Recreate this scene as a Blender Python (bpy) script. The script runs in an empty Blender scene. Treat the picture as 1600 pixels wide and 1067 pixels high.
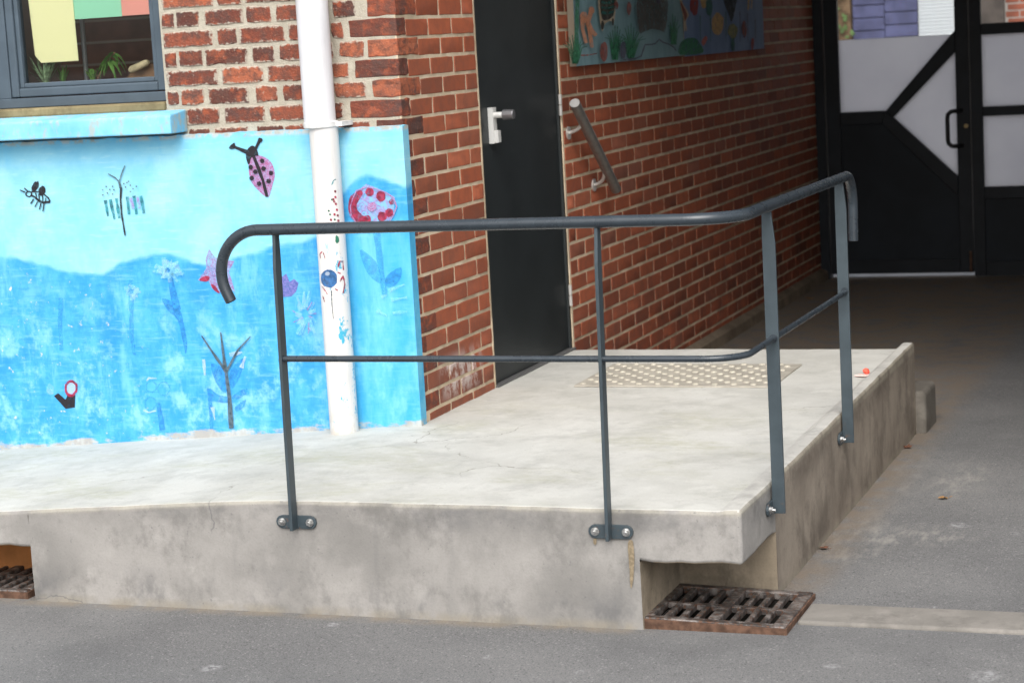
import bpy, bmesh, math, random
from mathutils import Vector, Matrix, noise as mnoise

random.seed(7)
R = math.radians
scene = bpy.context.scene
COL = scene.collection

# ------------------------------------------------------------------ camera
CAM_R = Matrix(((0.93654, 0.00259, 0.35056), (0.34597, 0.15466, -0.92541), (-0.05661, 0.98796, 0.14395)))
CAM_C = Vector((2.9238, -6.7512, 1.3483))
FPX = 3248.34                      # focal length in pixels of the 1600 px wide photograph
cam = bpy.data.cameras.new('camera')
cam.sensor_width = 36.0
cam.lens = FPX / 1600 * 36
cam.clip_start = 0.05
cam.clip_end = 1000
cam.dof.use_dof = True
cam.dof.focus_distance = 6.6
cam.dof.aperture_fstop = 5.6
camo = bpy.data.objects.new('camera', cam)
COL.objects.link(camo)
camo.matrix_world = Matrix.Translation(CAM_C) @ CAM_R.to_4x4()
scene.camera = camo

# ------------------------------------------------------------------ sky, sun, exposure
SUN_EL, SUN_AZ = 46, 164           # azimuth measured clockwise from +Y: the light comes from behind the camera
world = bpy.data.worlds.new('World')
scene.world = world
world.use_nodes = True
wn = world.node_tree
sky = wn.nodes.new('ShaderNodeTexSky')
sky.sky_type = 'NISHITA'
sky.sun_disc = False
sky.sun_elevation = R(SUN_EL)
sky.sun_rotation = R(SUN_AZ)
sky.air_density = 1.0
sky.dust_density = 4.0
hs = wn.nodes.new('ShaderNodeHueSaturation')
hs.inputs['Saturation'].default_value = 0.28       # overcast: an almost neutral sky
wn.links.new(sky.outputs[0], hs.inputs['Color'])
bg = wn.nodes['Background']
bg.inputs['Strength'].default_value = 0.15
wn.links.new(hs.outputs[0], bg.inputs['Color'])

sun = bpy.data.lights.new('sun', 'SUN')
sun.energy = 1.3
sun.angle = R(50)
sun.color = (1.0, 0.97, 0.93)
suno = bpy.data.objects.new('sun', sun)
COL.objects.link(suno)
d = Vector((math.sin(R(SUN_AZ)) * math.cos(R(SUN_EL)), math.cos(R(SUN_AZ)) * math.cos(R(SUN_EL)), math.sin(R(SUN_EL))))
suno.rotation_euler = d.to_track_quat('Z', 'Y').to_euler()

vs = scene.view_settings
vs.view_transform = 'Standard'
vs.look = 'None'
vs.exposure = 0.74
vs.gamma = 1.0
vs.use_curve_mapping = False

# ------------------------------------------------------------------ helpers
def on(x, y, ax, v):
    """point of the photograph's pixel (1600 wide) on the world plane axis=v"""
    dd = CAM_R @ Vector(((x - 800) / FPX, -(y - 533.5) / FPX, -1.0))
    t = (v - CAM_C[ax]) / dd[ax]
    return CAM_C + dd * t

class G:
    """small material graph helper"""
    def __init__(s, name, rough=0.8, metal=0.0, spec=0.3):
        s.m = bpy.data.materials.new(name)
        s.m.use_nodes = True
        s.t = s.m.node_tree
        s.b = s.t.nodes['Principled BSDF']
        s.b.inputs['Roughness'].default_value = rough
        s.b.inputs['Metallic'].default_value = metal
        s.b.inputs['Specular IOR Level'].default_value = spec
        s._pos = None
    def node(s, typ, **kw):
        n = s.t.nodes.new(typ)
        for k, v in kw.items():
            setattr(n, k, v)
        return n
    def put(s, sock, v):
        if isinstance(v, bpy.types.NodeSocket):
            s.t.links.new(v, sock)
        elif isinstance(v, (tuple, list)):
            sock.default_value = (*v, 1.0) if len(v) == 3 and len(sock.default_value) == 4 else v
        else:
            sock.default_value = v
    @property
    def pos(s):
        if s._pos is None:
            s._pos = s.node('ShaderNodeNewGeometry').outputs['Position']
        return s._pos
    def xyz(s):
        n = s.node('ShaderNodeSeparateXYZ')
        s.put(n.inputs[0], s.pos)
        return n.outputs
    def scaled(s, sx, sy, sz, off=(0, 0, 0)):
        n = s.node('ShaderNodeMapping')
        s.put(n.inputs['Vector'], s.pos)
        n.inputs['Scale'].default_value = (sx, sy, sz)
        n.inputs['Location'].default_value = off
        return n.outputs[0]
    def noise(s, scale, detail=4, rough=0.55, vec=None, dist=0.0):
        n = s.node('ShaderNodeTexNoise')
        s.put(n.inputs['Vector'], vec if vec is not None else s.pos)
        n.inputs['Scale'].default_value = scale
        n.inputs['Detail'].default_value = detail
        n.inputs['Roughness'].default_value = rough
        n.inputs['Distortion'].default_value = dist
        return n.outputs['Fac']
    def voro(s, scale, vec=None):
        n = s.node('ShaderNodeTexVoronoi')
        s.put(n.inputs['Vector'], vec if vec is not None else s.pos)
        n.inputs['Scale'].default_value = scale
        return n.outputs['Distance']
    def math(s, op, a, b=0.0, c=0.0, clamp=False):
        n = s.node('ShaderNodeMath', operation=op, use_clamp=clamp)
        s.put(n.inputs[0], a); s.put(n.inputs[1], b)
        if len(n.inputs) > 2:
            s.put(n.inputs[2], c)
        return n.outputs[0]
    def rng(s, v, a, b, c=0.0, d_=1.0, smooth=True):
        n = s.node('ShaderNodeMapRange', interpolation_type='SMOOTHSTEP' if smooth else 'LINEAR')
        s.put(n.inputs[0], v)
        for i, q in enumerate((a, b, c, d_)):
            s.put(n.inputs[i + 1], q)
        return n.outputs[0]
    def mix(s, f, a, b, mode='MIX'):
        n = s.node('ShaderNodeMix', data_type='RGBA', blend_type=mode)
        s.put(n.inputs[0], f); s.put(n.inputs[6], a); s.put(n.inputs[7], b)
        return n.outputs[2]
    def ramp(s, f, stops, interp='LINEAR'):
        n = s.node('ShaderNodeValToRGB')
        n.color_ramp.interpolation = interp
        e = n.color_ramp.elements
        while len(e) < len(stops):
            e.new(0.5)
        for q, (p_, c) in zip(e, stops):
            q.position = p_
            q.color = (*c, 1) if len(c) == 3 else c
        s.put(n.inputs[0], f)
        return n.outputs[0]
    def rand(s):
        o = s.node('ShaderNodeObjectInfo').outputs['Random']
        a = s.node('ShaderNodeAttribute', attribute_name='rnd').outputs['Fac']
        return s.math('FRACT', s.math('ADD', o, a))
    def color(s, c):
        s.put(s.b.inputs['Base Color'], c); return s
    def bump(s, h, strength=0.3, dist=0.005):
        n = s.node('ShaderNodeBump')
        n.inputs['Strength'].default_value = strength
        n.inputs['Distance'].default_value = dist
        s.put(n.inputs['Height'], h)
        s.t.links.new(n.outputs[0], s.b.inputs['Normal'])
        return s
    def rough(s, v):
        s.put(s.b.inputs['Roughness'], v); return s

class MB:
    """mesh builder: vertices, faces, material index per face"""
    def __init__(s):
        s.v, s.f, s.mi, s.att = [], [], [], []
    def vert(s, p):
        s.v.append(tuple(p)); return len(s.v) - 1
    def face(s, ids, mi=0):
        s.f.append(tuple(ids)); s.mi.append(mi)
    def poly(s, pts, mi=0):
        s.face([s.vert(p) for p in pts], mi)
    def box(s, x0, x1, y0, y1, z0, z1, mi=0):
        i = len(s.v)
        s.v += [(x0, y0, z0), (x1, y0, z0), (x1, y1, z0), (x0, y1, z0), (x0, y0, z1), (x1, y0, z1), (x1, y1, z1), (x0, y1, z1)]
        for q in ((3, 2, 1, 0), (4, 5, 6, 7), (0, 1, 5, 4), (1, 2, 6, 5), (2, 3, 7, 6), (3, 0, 4, 7)):
            s.face([i + k for k in q], mi)
    def prism(s, poly, ax, a, b, mi=0):
        """poly: 2D points in the two remaining axes (in order), extruded along axis ax from a to b"""
        def P(q, t):
            q = list(q); q.insert(ax, t); return q
        A = [s.vert(P(q, a)) for q in poly]
        B = [s.vert(P(q, b)) for q in poly]
        n = len(poly)
        s.face(A[::-1], mi); s.face(B, mi)
        for k in range(n):
            s.face((A[k], A[(k + 1) % n], B[(k + 1) % n], B[k]), mi)
    def tube(s, pts, rad, seg=14, mi=0, caps=True):
        pts = [Vector(p) for p in pts]
        n = len(pts)
        rads = rad if isinstance(rad, (list, tuple)) else [rad] * n
        T = [(pts[min(k + 1, n - 1)] - pts[max(k - 1, 0)]).normalized() for k in range(n)]
        u = T[0].orthogonal().normalized()
        rings = []
        for k in range(n):
            u = (u - T[k] * u.dot(T[k])).normalized()
            w = T[k].cross(u)
            rings.append([s.vert(pts[k] + (u * math.cos(a) + w * math.sin(a)) * rads[k]) for a in [2 * math.pi * j / seg for j in range(seg)]])
        for k in range(n - 1):
            for j in range(seg):
                s.face((rings[k][j], rings[k][(j + 1) % seg], rings[k + 1][(j + 1) % seg], rings[k + 1][j]), mi)
        if caps:
            s.face(rings[0][::-1], mi); s.face(rings[-1], mi)
    def build(s, name, mats, parent=None, smooth=False, bevel=0, seg=2, attr=None, angle=35, clamp=True):
        me = bpy.data.meshes.new(name)
        me.from_pydata(s.v, [], s.f)
        if not isinstance(mats, (list, tuple)):
            mats = [mats]
        for m in mats:
            me.materials.append(m)
        me.polygons.foreach_set('material_index', s.mi)
        bm = bmesh.new(); bm.from_mesh(me)
        bmesh.ops.recalc_face_normals(bm, faces=bm.faces)
        bm.to_mesh(me); bm.free()
        if smooth:
            me.polygons.foreach_set('use_smooth', [True] * len(me.polygons))
            if angle:
                me.set_sharp_from_angle(angle=R(angle))
        if attr is not None:
            a = me.attributes.new('rnd', 'FLOAT', 'POINT')
            a.data.foreach_set('value', attr)
        me.update()
        o = bpy.data.objects.new(name, me)
        COL.objects.link(o)
        if bevel:
            b = o.modifiers.new('bevel', 'BEVEL')
            b.width = bevel; b.segments = seg; b.limit_method = 'ANGLE'; b.angle_limit = R(30); b.use_clamp_overlap = clamp
        if parent is not None:
            setp(o, parent)
        return o

def setp(o, parent):
    o.parent = parent
    o.matrix_parent_inverse = Matrix.Translation(parent.location).inverted() if parent.type == 'EMPTY' else Matrix.Identity(4)

def thing(name, label, cat, loc=(0, 0, 0), group=None):
    o = bpy.data.objects.new(name, None)
    o.empty_display_size = 0.1
    COL.objects.link(o)
    o.location = loc
    return tag(o, label, cat, group)

def tag(o, label=None, cat=None, group=None, kind=None):
    if label: o['label'] = label
    if cat: o['category'] = cat
    if group: o['group'] = group
    if kind: o['kind'] = kind
    return o

def plain(name, c, rough=0.7, metal=0.0, spec=0.3, var=0.0, scale=12, bump=0.0, bscale=60):
    g = G(name, rough, metal, spec)
    if var:
        n = g.noise(scale, 5)
        g.color(g.mix(g.rng(n, 0.3, 0.7), tuple(k * (1 - var) for k in c), tuple(min(1, k * (1 + var)) for k in c)))
    else:
        g.color(c)
    if bump:
        g.bump(g.noise(bscale, 4), bump, 0.002)
    return g.m

GZ = -0.355                                    # the asphalt; z = 0 is the landing
YF, XR, YB = -1.207, 1.479, 1.70               # front, right and rear edge of the landing
def ztop(x):                                   # the ramp falls away to the left
    t = -x - 0.02
    return -0.066 * (0.5 * (t + math.sqrt(t * t + 0.02)))

# ------------------------------------------------------------------ materials
# asphalt
g = G('asphalt', 0.9)
n1 = g.noise(1.3, 6, 0.6); n2 = g.noise(260, 3, 0.6); n3 = g.noise(9, 5, 0.65)
X, Y, Z = g.xyz()
c = g.mix(g.rng(n1, 0.3, 0.72), (0.108, 0.108, 0.109), (0.163, 0.162, 0.159))
c = g.mix(g.math('MULTIPLY', g.rng(n2, 0.35, 0.75), 0.55), c, (0.26, 0.255, 0.25))
c = g.mix(g.math('MULTIPLY', g.rng(n2, 0.48, 0.3), 0.5), c, (0.05, 0.05, 0.052))
vs_ = g.node('ShaderNodeTexVoronoi'); g.put(vs_.inputs['Vector'], g.pos); vs_.inputs['Scale'].default_value = 95
sc3 = g.node('ShaderNodeSeparateColor'); g.put(sc3.inputs[0], vs_.outputs['Color'])
stone = g.rng(vs_.outputs['Distance'], 0.42, 0.25)
c = g.mix(g.math('MULTIPLY', g.math('MULTIPLY', stone, g.rng(sc3.outputs[0], 0.72, 0.9)), 0.6), c, (0.29, 0.285, 0.28))
c = g.mix(g.math('MULTIPLY', g.math('MULTIPLY', stone, g.rng(sc3.outputs[1], 0.75, 0.9)), 0.6), c, (0.05, 0.05, 0.052))
c = g.mix(g.math('MULTIPLY', g.rng(g.noise(0.7, 5, 0.65, g.scaled(1, 1, 1, (4, 9, 0))), 0.5, 0.68), 0.4), c, (0.085, 0.085, 0.086))
def blob(cx, cy, rx, ry):
    a = g.math('DIVIDE', g.math('SUBTRACT', X, cx), rx)
    b = g.math('DIVIDE', g.math('SUBTRACT', Y, cy), ry)
    return g.rng(g.math('SQRT', g.math('ADD', g.math('MULTIPLY', a, a), g.math('MULTIPLY', b, b))), 1.0, 0.25)
# worn patches of laitance beside the landing
pt = g.math('ADD', blob(1.58, -0.12, 0.20, 0.40), blob(1.80, 0.0, 0.22, 0.20))
pt = g.math('ADD', pt, blob(1.78, 0.85, 0.16, 0.45))
pt = g.math('ADD', pt, g.math('MULTIPLY', blob(1.56, 0.6, 0.14, 1.2), 0.55), clamp=True)
nn = g.noise(22, 6, 0.7, g.scaled(1, 0.35, 1))
c = g.mix(g.math('MULTIPLY', pt, g.rng(nn, 0.42, 0.7)), c, (0.26, 0.25, 0.23))
# white scuffs
sp = g.noise(3.3, 3, 0.5, g.scaled(1, 0.7, 1, (3, 1, 0)))
c = g.mix(g.math('MULTIPLY', g.rng(sp, 0.71, 0.78), g.rng(n3, 0.5, 0.62)), c, (0.45, 0.45, 0.45))
sc_ = None
for px_, py_, rx_, ry_ in ((330, 1043, 0.035, 0.05), (760, 1026, 0.012, 0.03), (1540, 1056, 0.05, 0.07), (1300, 1040, 0.03, 0.03), (1458, 948, 0.012, 0.02), (1500, 820, 0.05, 0.05), (520, 975, 0.03, 0.03), (905, 1050, 0.02, 0.03)):
    q_ = on(px_, py_, 2, GZ)
    b_ = blob(q_.x, q_.y, rx_, ry_)
    sc_ = b_ if sc_ is None else g.math('MAXIMUM', sc_, b_)
c = g.mix(g.math('MULTIPLY', sc_, g.rng(g.noise(45, 4, 0.7), 0.42, 0.6)), c, (0.30, 0.30, 0.30))
# brown dirt along the foot of the landing's front and side
dirt = g.math('MULTIPLY', g.rng(Y, YF - 0.075, YF - 0.005), g.rng(n3, 0.32, 0.62))
dirt = g.math('MULTIPLY', dirt, g.rng(X, 1.25, 1.1))
c = g.mix(g.math('MULTIPLY', dirt, 0.75), c, (0.23, 0.19, 0.14))
side = g.math('MULTIPLY', g.rng(X, XR + 0.17, XR + 0.01), g.rng(Y, -0.9, -0.6))
c = g.mix(g.math('MULTIPLY', g.math('MULTIPLY', side, g.rng(n3, 0.3, 0.6)), 0.8), c, (0.20, 0.16, 0.12))
strip = g.math('MULTIPLY', g.rng(X, 0.75, 0.3), g.rng(Y, 1.9, 2.2))
c = g.mix(g.math('MULTIPLY', g.math('MULTIPLY', strip, g.rng(n3, 0.25, 0.6)), 0.35), c, (0.20, 0.165, 0.13))
g.color(c)
g.bump(g.math('ADD', n2, g.math('MULTIPLY', g.voro(160), 0.8)), 0.35, 0.004)
M_ASPH = g.m

def concrete(name, light, dark, stain, moss=None, front=False):
    g = G(name, 0.9, spec=0.25)
    X, Y, Z = g.xyz()
    a = g.noise(2.6, 6, 0.6, dist=0.3); b = g.noise(9, 6, 0.62); f = g.noise(140, 3)
    hb = g.noise(3.4, 5, 0.6, g.scaled(1, 1, 1.3, (7, 4, 1)))
    c = g.mix(g.rng(a, 0.32, 0.68), dark, light)
    c = g.mix(g.math('MULTIPLY', g.rng(b, 0.5, 0.7), 0.3), c, tuple(min(0.8, k * 1.2) for k in light))
    c = g.mix(g.math('MULTIPLY', g.rng(hb, 0.60, 0.72), 0.12 if moss else 0.5), c, tuple(min(0.8, k * 1.38) for k in light))
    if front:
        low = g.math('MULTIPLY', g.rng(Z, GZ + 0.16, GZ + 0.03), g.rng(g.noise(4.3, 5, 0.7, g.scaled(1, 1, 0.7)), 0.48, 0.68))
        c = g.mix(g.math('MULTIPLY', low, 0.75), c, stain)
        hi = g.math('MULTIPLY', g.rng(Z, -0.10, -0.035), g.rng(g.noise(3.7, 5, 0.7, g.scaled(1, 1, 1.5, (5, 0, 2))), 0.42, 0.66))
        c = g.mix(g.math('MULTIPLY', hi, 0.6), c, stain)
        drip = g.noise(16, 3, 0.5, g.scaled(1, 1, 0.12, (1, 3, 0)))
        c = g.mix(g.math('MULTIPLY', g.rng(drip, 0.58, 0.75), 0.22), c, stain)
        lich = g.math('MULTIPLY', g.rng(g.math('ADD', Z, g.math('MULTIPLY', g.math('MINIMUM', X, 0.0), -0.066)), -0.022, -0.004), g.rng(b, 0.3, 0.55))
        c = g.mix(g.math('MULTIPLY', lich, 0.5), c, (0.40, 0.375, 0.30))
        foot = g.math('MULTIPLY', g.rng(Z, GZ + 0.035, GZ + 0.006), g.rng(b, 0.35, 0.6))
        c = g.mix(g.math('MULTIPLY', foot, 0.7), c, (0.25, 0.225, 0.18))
    if moss:
        ms = g.math('MULTIPLY', g.rng(g.noise(1.7, 7, 0.72, g.scaled(0.75, 1.2, 1, (2, 2, 0)), 0.4), 0.46, 0.68), g.rng(g.noise(30, 5, 0.75, g.scaled(0.5, 1, 1)), 0.35, 0.6))
        ms = g.math('MULTIPLY', ms, g.rng(Y, 1.2, -0.2))
        c = g.mix(g.math('MULTIPLY', ms, 0.6), c, moss)
        pits = g.rng(g.noise(60, 2, 0.5, g.scaled(0.5, 1, 1)), 0.70, 0.78)
        c = g.mix(g.math('MULTIPLY', pits, 0.5), c, stain)
    # mid-scale grime, pores, a few hairline cracks
    gm = g.noise(6.5, 8, 0.74, g.scaled(1, 1, 0.8, (11, 3, 5)))
    c = g.mix(g.math('MULTIPLY', g.rng(gm, 0.47, 0.66), 0.30 if moss else 0.5), c, tuple(k * 0.55 for k in dark))
    pore = g.rng(g.noise(75, 2, 0.5, g.scaled(1, 1, 1, (3, 1, 9))), 0.70, 0.76)
    c = g.mix(g.math('MULTIPLY', pore, 0.45), c, stain)
    vn = g.node('ShaderNodeTexVoronoi', feature='DISTANCE_TO_EDGE')
    wv = g.node('ShaderNodeVectorMath', operation='ADD')
    nv = g.node('ShaderNodeTexNoise'); g.put(nv.inputs['Vector'], g.pos); nv.inputs['Scale'].default_value = 5.0; nv.inputs['Detail'].default_value = 5
    sv = g.node('ShaderNodeVectorMath', operation='SCALE'); g.put(sv.inputs[0], nv.outputs['Color']); sv.inputs['Scale'].default_value = 0.22
    g.put(wv.inputs[0], g.pos); g.put(wv.inputs[1], sv.outputs[0])
    g.put(vn.inputs['Vector'], wv.outputs[0]); vn.inputs['Scale'].default_value = 1.15
    crack = g.math('MULTIPLY', g.rng(vn.outputs['Distance'], 0.0035, 0.001), g.rng(g.noise(1.6, 3, 0.5, g.scaled(1, 1, 1, (8, 8, 8))), 0.57, 0.62))
    c = g.mix(g.math('MULTIPLY', crack, 0.65), c, stain)
    c = g.mix(g.math('MULTIPLY', g.rng(f, 0.55, 0.35), 0.10), c, tuple(k * 0.6 for k in dark))
    g.color(c)
    g.bump(g.math('ADD', g.math('MULTIPLY', b, 0.75), g.math('MULTIPLY', f, 0.25)), 0.35, 0.006)
    return g.m
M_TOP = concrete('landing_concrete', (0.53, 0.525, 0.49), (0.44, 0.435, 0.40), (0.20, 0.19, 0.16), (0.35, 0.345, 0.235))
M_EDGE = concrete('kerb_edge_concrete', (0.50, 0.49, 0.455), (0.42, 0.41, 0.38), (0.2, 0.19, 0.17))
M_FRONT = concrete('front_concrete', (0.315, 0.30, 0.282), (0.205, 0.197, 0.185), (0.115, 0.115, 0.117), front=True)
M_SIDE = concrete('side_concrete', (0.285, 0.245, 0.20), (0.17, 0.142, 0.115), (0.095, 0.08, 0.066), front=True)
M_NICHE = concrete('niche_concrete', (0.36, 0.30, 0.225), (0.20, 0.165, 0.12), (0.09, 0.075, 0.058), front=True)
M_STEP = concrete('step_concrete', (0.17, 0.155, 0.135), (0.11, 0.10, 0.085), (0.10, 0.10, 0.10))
M_KERB = concrete('kerb_concrete', (0.27, 0.25, 0.225), (0.19, 0.178, 0.16), (0.12, 0.12, 0.12))
M_YARD = concrete('yard_concrete', (0.46, 0.45, 0.45), (0.38, 0.38, 0.38), (0.25, 0.25, 0.25))
M_PLASTER = plain('plaster', (0.32, 0.31, 0.30), 0.9, var=0.15, scale=3, bump=0.2)

# mortar
g = G('old_mortar', 0.95, spec=0.15)
n = g.noise(14, 6, 0.7); n2 = g.noise(120, 4, 0.7)
c = g.mix(g.rng(n, 0.3, 0.7), (0.37, 0.335, 0.27), (0.47, 0.435, 0.36))
c = g.mix(g.math('MULTIPLY', g.rng(g.noise(5, 5, 0.7), 0.56, 0.74), 0.4), c, (0.28, 0.25, 0.20))
g.color(c); g.bump(g.math('ADD', n, n2), 0.8, 0.006)
M_OMORT = g.m
g = G('new_mortar', 0.95, spec=0.15)
n = g.noise(10, 5, 0.6); n2 = g.noise(160, 3)
X, Y, Z = g.xyz()
c = g.mix(g.rng(n, 0.3, 0.7), (0.52, 0.42, 0.29), (0.66, 0.55, 0.41))
c = g.mix(g.math('MULTIPLY', g.rng(g.noise(2.2, 5, 0.7), 0.46, 0.66), 0.65), c, (0.27, 0.215, 0.155))
g.color(c); g.bump(n2, 0.5, 0.003)
M_NMORT = g.m

# old bricks: scorched, chipped, smeared with mortar
def old_brick(name, smeared):
  g = G(name, 0.92, spec=0.15)
  oi = g.node('ShaderNodeObjectInfo').outputs['Object Index']
  rd0 = g.rand()
  rd = g.node('ShaderNodeMix', data_type='FLOAT')
  g.put(rd.inputs[0], g.math('GREATER_THAN', oi, 0.5)); g.put(rd.inputs[2], rd0); g.put(rd.inputs[3], g.math('DIVIDE', oi, 100.0))
  rd = rd.outputs[0]
  base = g.ramp(rd, [(0.0, (0.10, 0.04, 0.032)), (0.25, (0.16, 0.052, 0.036)), (0.6, (0.225, 0.066, 0.041)), (0.86, (0.28, 0.085, 0.05)), (1.0, (0.40, 0.13, 0.07))])
  n = g.noise(26, 6, 0.7); n2 = g.noise(9, 5, 0.7, g.scaled(1, 1, 1.3, (4, 1, 2))); n3 = g.noise(110, 4, 0.7)
  base = g.mix(g.math('MULTIPLY', g.rng(g.noise(15, 5, 0.65, g.scaled(1, 1, 1, (3, 3, 8))), 0.5, 0.64), 0.75), base, (0.40, 0.105, 0.05))
  c = g.mix(g.math('MULTIPLY', g.rng(n, 0.42, 0.62), 0.7), base, (0.105, 0.06, 0.05))
  c = g.mix(g.math('MULTIPLY', g.rng(n2, 0.50, 0.64), 0.75), c, (0.085, 0.056, 0.052))
  c = g.mix(g.math('MULTIPLY', g.rng(n3, 0.52, 0.75), 0.5), c, g.mix(0.5, base, (0.45, 0.2, 0.12)))
  gen = g.node('ShaderNodeTexCoord').outputs['Generated']
  sx = g.node('ShaderNodeSeparateXYZ'); g.put(sx.inputs[0], gen)
  def edge(o, w):
      return g.math('MINIMUM', g.math('DIVIDE', g.math('MINIMUM', o, g.math('SUBTRACT', 1.0, o)), w), 1.0)
  ed = g.math('MINIMUM', edge(sx.outputs[0], 0.10), edge(sx.outputs[2], 0.22))
  sm = g.noise(55, 5, 0.75, g.scaled(1, 1, 1, (9, 2, 7)))
  smear = g.rng(g.math('ADD', sm, g.math('MULTIPLY', ed, -0.30)), 0.30, 0.44)
  spot = g.rng(g.noise(55, 5, 0.75, g.scaled(1, 1, 1, (2, 8, 3))), 0.68, 0.76)
  c = g.mix(g.math('MULTIPLY', (g.math('MAXIMUM', smear, spot) if smeared else spot), 0.85), c, (0.46, 0.41, 0.34))
  g.color(c); g.bump(g.math('ADD', g.math('ADD', n, n3), g.math('MULTIPLY', n2, 1.5)), 0.8, 0.007)
  return g.m
M_OBRICK = old_brick('old_brick', True)
M_QBRICK = old_brick('old_quoin_brick', False)

# newer, smoother pressed bricks
g = G('new_brick', 0.75, spec=0.3)
rd = g.rand()
X, Y, Z = g.xyz()
base = g.ramp(rd, [(0.0, (0.23, 0.066, 0.035)), (0.3, (0.32, 0.086, 0.042)), (0.7, (0.37, 0.10, 0.047)), (0.92, (0.41, 0.115, 0.055)), (1.0, (0.29, 0.11, 0.072))])
n = g.noise(20, 5, 0.65); n3 = g.noise(140, 3, 0.6)
c = g.mix(g.math('MULTIPLY', g.rng(n, 0.35, 0.7), 0.45), base, (0.17, 0.065, 0.045))
c = g.mix(g.math('MULTIPLY', g.rng(g.noise(1.1, 6, 0.7, g.scaled(1, 1, 1.6, (5, 2, 2))), 0.48, 0.68), 0.4), c, (0.15, 0.075, 0.055))
c = g.mix(g.math('MULTIPLY', g.rng(n3, 0.55, 0.75), 0.25), c, (0.4, 0.15, 0.08))
# grime low down, lime bloom near the foot of the jamb
gr = g.math('MULTIPLY', g.rng(Z, 0.35, -0.15), g.rng(g.noise(4, 6, 0.7), 0.4, 0.65))
c = g.mix(g.math('MULTIPLY', gr, 0.55), c, (0.10, 0.055, 0.045))
bl = g.math('MULTIPLY', g.math('MULTIPLY', g.rng(Z, 0.22, 0.15), g.rng(Z, 0.02, 0.08)), g.math('MULTIPLY', g.rng(Y, 0.16, 0.30), g.rng(Y, 0.66, 0.55)))
bn = g.rng(g.noise(11, 6, 0.75, g.scaled(1, 1, 0.6, (3, 0, 1))), 0.44, 0.55)
c = g.mix(g.math('MULTIPLY', g.math('MULTIPLY', bl, bn), 0.85), c, (0.55, 0.48, 0.45))
g.color(c); g.bump(g.math('ADD', n, g.math('MULTIPLY', n3, 0.6)), 0.3, 0.003)
M_NBRICK = g.m

# mural: pale sky above, blue hills below, scuffed and worn at the foot
hill = [(-1.708, .638), (-1.525, .606), (-1.278, .558), (-1.163, .605), (-0.97, .63), (-0.813, .587), (-0.692, .609), (-0.519, .653), (-0.349, .689), (-0.252, .802), (-0.21, .864), (-0.133, .894), (-0.004, .859)]
g = G('mural_paint', 0.75, spec=0.25)
X, Y, Z = g.xyz()
hx = g.rng(X, -1.75, 0.02, smooth=False)
hz = g.ramp(hx, [((x + 1.75) / 1.77, (z, z, z)) for x, z in hill], 'CARDINAL')
dz = g.math('SUBTRACT', g.math('ADD', Z, g.math('MULTIPLY', g.math('SUBTRACT', g.noise(14, 4), 0.5), 0.03)), hz)
na = g.noise(4.5, 6, 0.65); nb = g.noise(16, 6, 0.7, g.scaled(1, 1, 0.6)); nc = g.noise(44, 5, 0.7)
nd = g.noise(6, 6, 0.7, g.scaled(1.8, 1, 0.45, (3, 0, 5)))
skyc = g.mix(g.rng(na, 0.35, 0.68), (0.20, 0.52, 0.70), (0.30, 0.61, 0.72))
skyc = g.mix(g.math('MULTIPLY', g.rng(nd, 0.5, 0.72), 0.5), skyc, (0.16, 0.52, 0.76))
skyc = g.mix(g.math('MULTIPLY', g.rng(Z, 0.98, 1.07), 0.45), skyc, (0.12, 0.47, 0.72))
hillc = g.mix(g.rng(nb, 0.36, 0.66), (0.035, 0.285, 0.60), (0.075, 0.38, 0.67))
hillc = g.mix(g.math('MULTIPLY', g.rng(na, 0.5, 0.7), 0.7), hillc, (0.022, 0.23, 0.55))
hillc = g.mix(g.math('MULTIPLY', g.rng(nd, 0.52, 0.68), 0.75), hillc, (0.15, 0.47, 0.70))
hillc = g.mix(g.math('MULTIPLY', g.math('MULTIPLY', g.rng(g.noise(8.5, 6, 0.72, g.scaled(1, 1, 0.8, (6, 0, 2))), 0.50, 0.66), g.rng(Z, 0.7, 0.15)), 0.8), hillc, (0.24, 0.54, 0.72))
fl = g.math('MULTIPLY', g.rng(g.noise(34, 5, 0.75, g.scaled(1, 1, 1, (1, 1, 9))), 0.62, 0.68), g.rng(X, -0.9, -1.4))
hillc = g.mix(g.math('MULTIPLY', fl, 0.85), hillc, (0.62, 0.58, 0.66))
# visible brushwork: short strokes in two directions
def strokes(rot, loc):
    mp = g.node('ShaderNodeMapping'); g.put(mp.inputs['Vector'], g.pos)
    mp.inputs['Rotation'].default_value = (0, rot, 0); mp.inputs['Scale'].default_value = (9, 1, 75); mp.inputs['Location'].default_value = loc
    return g.noise(1.0, 3, 0.6, mp.outputs[0])
st1, st2 = strokes(0.5, (0, 0, 0)), strokes(1.9, (4, 0, 7))
stk = g.math('ADD', g.math('MULTIPLY', st1, g.rng(na, 0.42, 0.58)), g.math('MULTIPLY', st2, g.rng(na, 0.58, 0.42)))
hillc = g.mix(g.math('MULTIPLY', g.rng(stk, 0.52, 0.68), 0.40), hillc, (0.20, 0.50, 0.70))
hillc = g.mix(g.math('MULTIPLY', g.rng(stk, 0.46, 0.32), 0.40), hillc, (0.02, 0.21, 0.52))
skyc = g.mix(g.math('MULTIPLY', g.rng(stk, 0.46, 0.32), 0.30), skyc, (0.15, 0.47, 0.70))
skyc = g.mix(g.math('MULTIPLY', g.rng(stk, 0.54, 0.68), 0.30), skyc, (0.42, 0.68, 0.75))
c = g.mix(g.rng(dz, -0.012, 0.012), hillc, skyc)
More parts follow.
